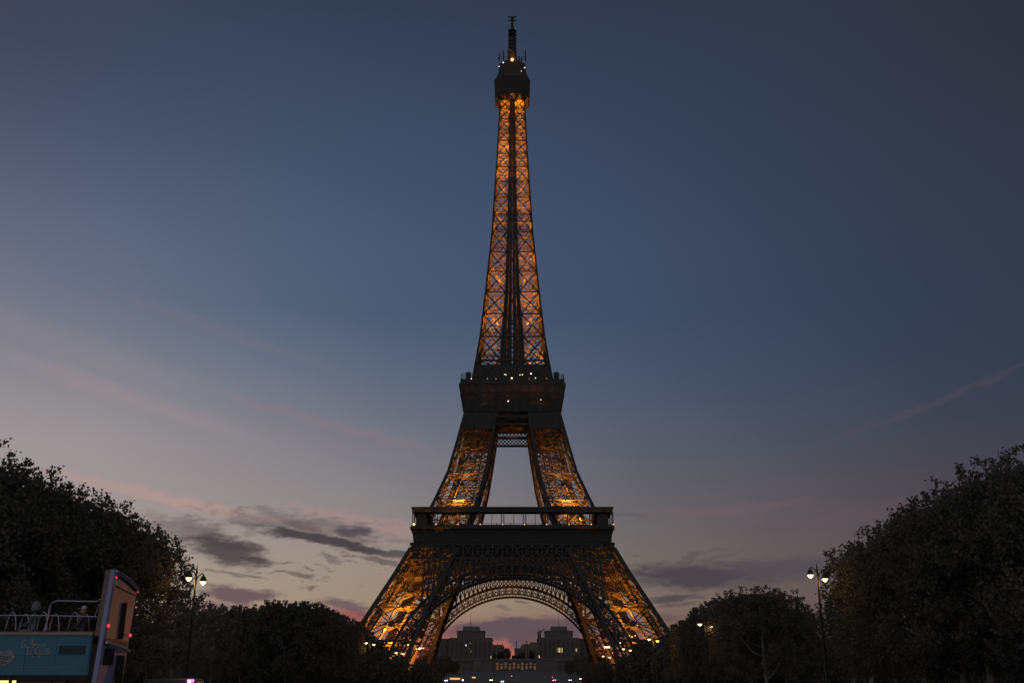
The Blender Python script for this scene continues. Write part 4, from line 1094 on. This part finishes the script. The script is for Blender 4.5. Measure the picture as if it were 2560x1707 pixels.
GL = {  # one-stroke brush letters in a unit square (x-height 1)
 'G': ([(1.0,1.75),(.75,2.0),(.35,1.85),(.05,1.2),(.05,.5),(.3,.05),(.7,.15),(.95,.6),(.95,.95),(.55,.95)], 1.15),
 'L': ([(.35,2.1),(.25,1.2),(.12,.3),(.0,.1),(.35,.0),(.8,.1)], .9),
 'a': ([(.65,.9),(.3,1.0),(.02,.6),(.08,.1),(.4,.1),(.65,.6),(.68,.95),(.62,.3),(.78,0)], .8),
 'l': ([(.0,.2),(.3,1.2),(.42,2.1),(.25,2.2),(.12,1.2),(.15,.1),(.35,.0)], .45),
 'e': ([(.0,.45),(.45,.6),(.42,.95),(.18,1.0),(.02,.5),(.15,.05),(.5,.1)], .58),
 'r': ([(.0,.95),(.12,.5),(.1,.0),(.12,.55),(.3,.95),(.5,.9)], .55),
 'i': ([(.05,1.0),(.05,.1),(.2,.0)], .3),
 's': ([(.5,.95),(.2,1.0),(.1,.7),(.4,.45),(.35,.08),(.0,.05)], .6),
 'f': ([(.55,2.0),(.35,2.1),(.25,1.4),(.2,.0),(.12,-.8),(.0,-.7),(.15,.2),(.45,.95)], .5),
 'y': ([(.0,1.0),(.1,.3),(.35,.3),(.55,1.0),(.5,.2),(.35,-.7),(.1,-.8)], .66),
 't': ([(.25,1.9),(.18,1.0),(.15,.1),(.4,.05)], .36)}
def script(word, x, z, s):
    mb = MB()
    for ch in word:
        pts, adv = GL[ch]
        stroke(mb, [(x+(px_+.18*pz_)*s, z+pz_*s) for px_, pz_ in pts], .022)
        if ch == 't': stroke(mb, [(x+(.0+.25)*s, z+1.35*s), (x+.75*s, z+1.45*s)], .018)
        if ch == 'i': stroke(mb, [(x+.3*s, z+1.45*s), (x+.36*s, z+1.6*s)], .022)
        x += (adv+.18)*s
    return mb.build('lettering', WHITEP, bus)
script('Galeries', BX(53, 1610), bz(1619), .135)
script('Lafayette', BX(66, 1630), bz(1635.5), .118)
mb = MB(); rnd = random.Random(3)
for r in range(2):
    x = BX(42, 1670); x1 = BX(178 if r == 0 else 140, 1670)
    while x < x1:
        w = rnd.uniform(.05, .16); mb.box(x, x+w, -.012, -.004, bz(1669)-r*.085, bz(1669)-r*.085+.03); x += w+.04
mb.build('fine_print', mat('faded_print', (.10, .16, .21), .6, var=.2), bus)
hp = [(0,1627),(8,1626),(13,1630),(17,1624),(24,1623),(31,1627),(35,1634),(37,1642),(34,1650),(26,1656),(14,1662),(5,1668),(-6,1673),(-20,1670),(-24,1655),(-20,1640),(-10,1630)]
mb = MB(); c = len(mb.v); pts = [(BX(x, y), bz(y)) for x, y in hp]; n = len(pts)
mb.v = [(x, -.014, z) for x, z in pts]+[(x, .02, z) for x, z in pts]
mb.f = [tuple(range(n))]+[(i, (i+1) % n, (i+1) % n+n, i+n) for i in range(n)]
em = mb.build('emblem', mat('emblem_grey', (.17,.17,.195), .6, var=.5, scale=9), bus)
mb = MB()
for r in range(5):
    z = bz(1637+r*6); stroke(mb, [(BX(-14+rnd.uniform(-2, 2), 1640)+k*.045, z+rnd.uniform(-.012, .012)-k*.006) for k in range(13-r)], .03, -.02)
mb.build('emblem_pattern', mat('emblem_dark', (.06, .07, .09), .6), em)
# passengers on the open deck
FLOORZ = 2.9
person('passenger', (XR+BX(190, 1510), BY+.75, FLOORZ+.18), -math.pi/2, 'passenger in a pale blue cap seated near the rear of the bus deck', 'passengers on the open bus deck', COAT1, True, PALE)
person('passenger', (XR+BX(66, 1510), BY+.75, FLOORZ+.28), -math.pi/2, 'passenger under a grey hood on the front half of the bus deck', 'passengers on the open bus deck', COAT2, True, COAT2, hood=True)
person('passenger', (XR+BX(160, 1510), BY+1.6, FLOORZ+.05), -math.pi/2, 'bareheaded passenger in dark clothes on the far side of the deck', 'passengers on the open bus deck', COAT1, True)

# ------------------------------------------------------------------ vehicles with lights
TYRE = mat('tyre', (.02, .02, .02), .8, var=.1)
GLASSD = mat('car_glass', (.04, .045, .05), .1, var=.1, spec=.6)
def car(label, x, y, rz, rgb, head, tail, es=30, l=4.4, w=1.8, h=1.5, name='parked_car', cat='car', z=None, lr=.16, box=False):
    root = empty(name, (x, y, ground_h(y) if z is None else z), rz, label, cat, 'traffic beyond the tower')
    pm = mat('car_paint', rgb, .35, var=.05, spec=.5)
    mb = MB(); q = l/2; s = w/2; wl = .95 if not box else h*.55
    mb.hexa([(-q, -s, .3), (q, -s, .3), (q, s, .3), (-q, s, .3), (-q*.98, -s, wl), (q*.95, -s, wl-.05), (q*.95, s, wl-.05), (-q*.98, s, wl)])
    mb.build('body', pm, root, bevel=.06)
    mb = MB(); a, b, c, d = (-q*.8, q*.45, -q*.55, q*.12) if not box else (-q*.97, q*.93, -q*.94, q*.75)
    mb.hexa([(a, -s*.95, wl+.003), (b, -s*.95, wl+.003), (b, s*.95, wl+.003), (a, s*.95, wl+.003), (c, -s*.8, h), (d, -s*.8, h), (d, s*.8, h), (c, s*.8, h)])
    cab_ = mb.build('cabin', GLASSD, root, bevel=.05)
    MB().box(c+.02, d-.02, -s*.78, s*.78, h+.003, h+.05).build('roof', pm, root)
    for sx in (-1, 1):
        for sy in (-1, 1):
            MB().tube([(sx*q*.62, sy*s-.1*sy-.1, .33), (sx*q*.62, sy*s-.1*sy+.1, .33)], .33, 12).build('wheel', TYRE, root)
    for sy in (-1, 1):
        MB().ball((q*.97, sy*s*.72, .7), lr, 8).build('headlight', emat('headlight_glow', head, es*.4), root)
        MB().ball((-q*.99, sy*s*.72, .85), lr, 8).build('taillight', emat('taillight_glow', tail, es*.25), root)
    return root
RED = (1, .05, .07)
def far(px, py, Y=761): p = at(px, py, Y); return p.x, Y, p.z
def traffic(label, px, py, facing, head, tail=RED, rgb=(.08, .08, .09), Y=761, **k):
    x, y, z = far(px, py, Y)
    return car(label, x, y, {'to': -math.pi/2, 'away': math.pi/2, 'left': math.pi, 'right': 0}[facing], rgb, head, tail, z=max(ground_h(y), z-.75), **k)
traffic('car with yellow green headlights farthest left under the arch', 1099.5, 1704, 'to', (1, .9, .2), es=40, lr=.3)
traffic('dark car with small warm lamps above the yellow lit car', 1094, 1694.5, 'to', (1, .7, .35), Y=800, es=30, lr=.25)
traffic('pale van with bluish lights left under the arch', 1116, 1700, 'to', (.7, .85, 1), rgb=(.5, .52, .55), es=30, l=5.2, h=2.3, box=True, lr=.25, name='delivery_van', cat='van')
traffic('pair of tail lights facing away left of the terrace', 1185, 1693, 'away', (1, .9, .7), (1, .3, .12), es=40, Y=790, lr=.25)
traffic('silver car with orange lamps under the middle of the arch', 1228, 1699, 'to', (1, .5, .2), rgb=(.3, .32, .36), es=40, l=4.8, lr=.25)
traffic('car with white headlights at the bottom edge under the arch', 1256, 1706.5, 'to', (.8, 1, 1), es=26, lr=.25)
traffic('car seen from behind with two bright red lights right under the arch', 1386, 1699.5, 'away', (1, .9, .7), (1, .05, .14), es=60, lr=.3)
traffic('car with warm headlights at the right foot of the arch', 1453, 1696, 'to', (1, .72, .38), es=46, Y=770, lr=.32)
traffic('car with one white light near the right leg', 1425, 1699, 'to', (.9, .9, 1), es=16, lr=.22)
x, y, z = far(1138, 1697, 775)
co = empty('coach', (x, y, ground_h(y)), 0, 'coach with an orange lit window strip left under the arch', 'coach', 'traffic beyond the tower')
MB().box(-5.5, 5.5, -1.2, 1.2, .4, 3.2).build('body', mat('coach_paint', (.12, .11, .11), .4), co, bevel=.15)
MB().box(-3.6, 3.3, -1.26, -1.2, 1.5, 2.6).build('window', emat('coach_light', (1, .42, .13), 1.1), co)
MB().ball((5.3, -1.1, 1.2), .4, 8).build('headlight', emat('coach_headlight', (1, .85, .6), 12), co)
for s in (-3.6, 3.6): MB().tube([(s, -1.22, .5), (s, -.9, .5)], .5, 12).build('wheel', TYRE, co)
# traffic signals showing red
def signal(px, py, Y, label):
    p = at(px, py, Y); g0 = ground_h(Y); root = empty('traffic_signal', (p.x, Y, g0), 0, label, 'traffic light', 'red traffic signals under the arch')
    h = p.z-g0
    MB().tube([(0, 0, 0), (0, 0, max(h, .6)-.5)], .07, 8).build('post', POSTM, root)
    MB().box(-.2, .2, -.1, .15, max(h, .6)-.8, max(h, .6)+.3).build('housing', BLACKM, root)
    MB().ball((0, -.16, max(h, .6)), .22, 8).build('red_light', emat('red_signal', (1, .06, .12), 9), root)
signal(1279, 1689, 745, 'red traffic signal alone in the middle under the arch')
signal(1381.2, 1692, 745, 'red traffic signal above the red tail lights on the right')
# near van with raised brake lights
vp = at(462, 1693, 60)
van = empty('white_van', (vp.x, 60, 0), 0, 'pale van with pink brake lights beside the left lamp post', 'van')
vh = at(1280, 1695, 60).z
MB().hexa([(-2.6, 0, .4), (.68, 0, .4), (.68, 2, .4), (-2.6, 2, .4), (-2.3, .1, vh), (.55, .1, vh), (.55, 1.9, vh), (-2.3, 1.9, vh)]).build('body', mat('van_paint', (.045, .045, .052), .4, var=.1), van, bevel=.14)
MB().hexa([(-2.2, -.012, 1.4), (-.1, -.012, 1.4), (-.1, .1, 1.4), (-2.2, .1, 1.4), (-2.1, .06, vh-.2), (-.15, .06, vh-.2), (-.15, .2, vh-.2), (-2.1, .2, vh-.2)]).build('window', GLASSD, van)
for x in (-1.9, .1): MB().tube([(x, -.02, .35), (x, .25, .35)], .35, 14).build('wheel', TYRE, van)
for i, x in enumerate((458+8, 458+14, 458+19)):
    q = at(x+4, 1700.5, 59.9); MB().ball((q.x-vp.x, -.02, q.z), .075, 8).build('brake_light', emat('pink_brake', (1, .1, .45), 5), van)
q = at(472, 1703, 59.9); MB().ball((q.x-vp.x, -.03, q.z), .07, 8).build('marker_lamp', emat('marker_white', (1, .9, .85), 6), van)
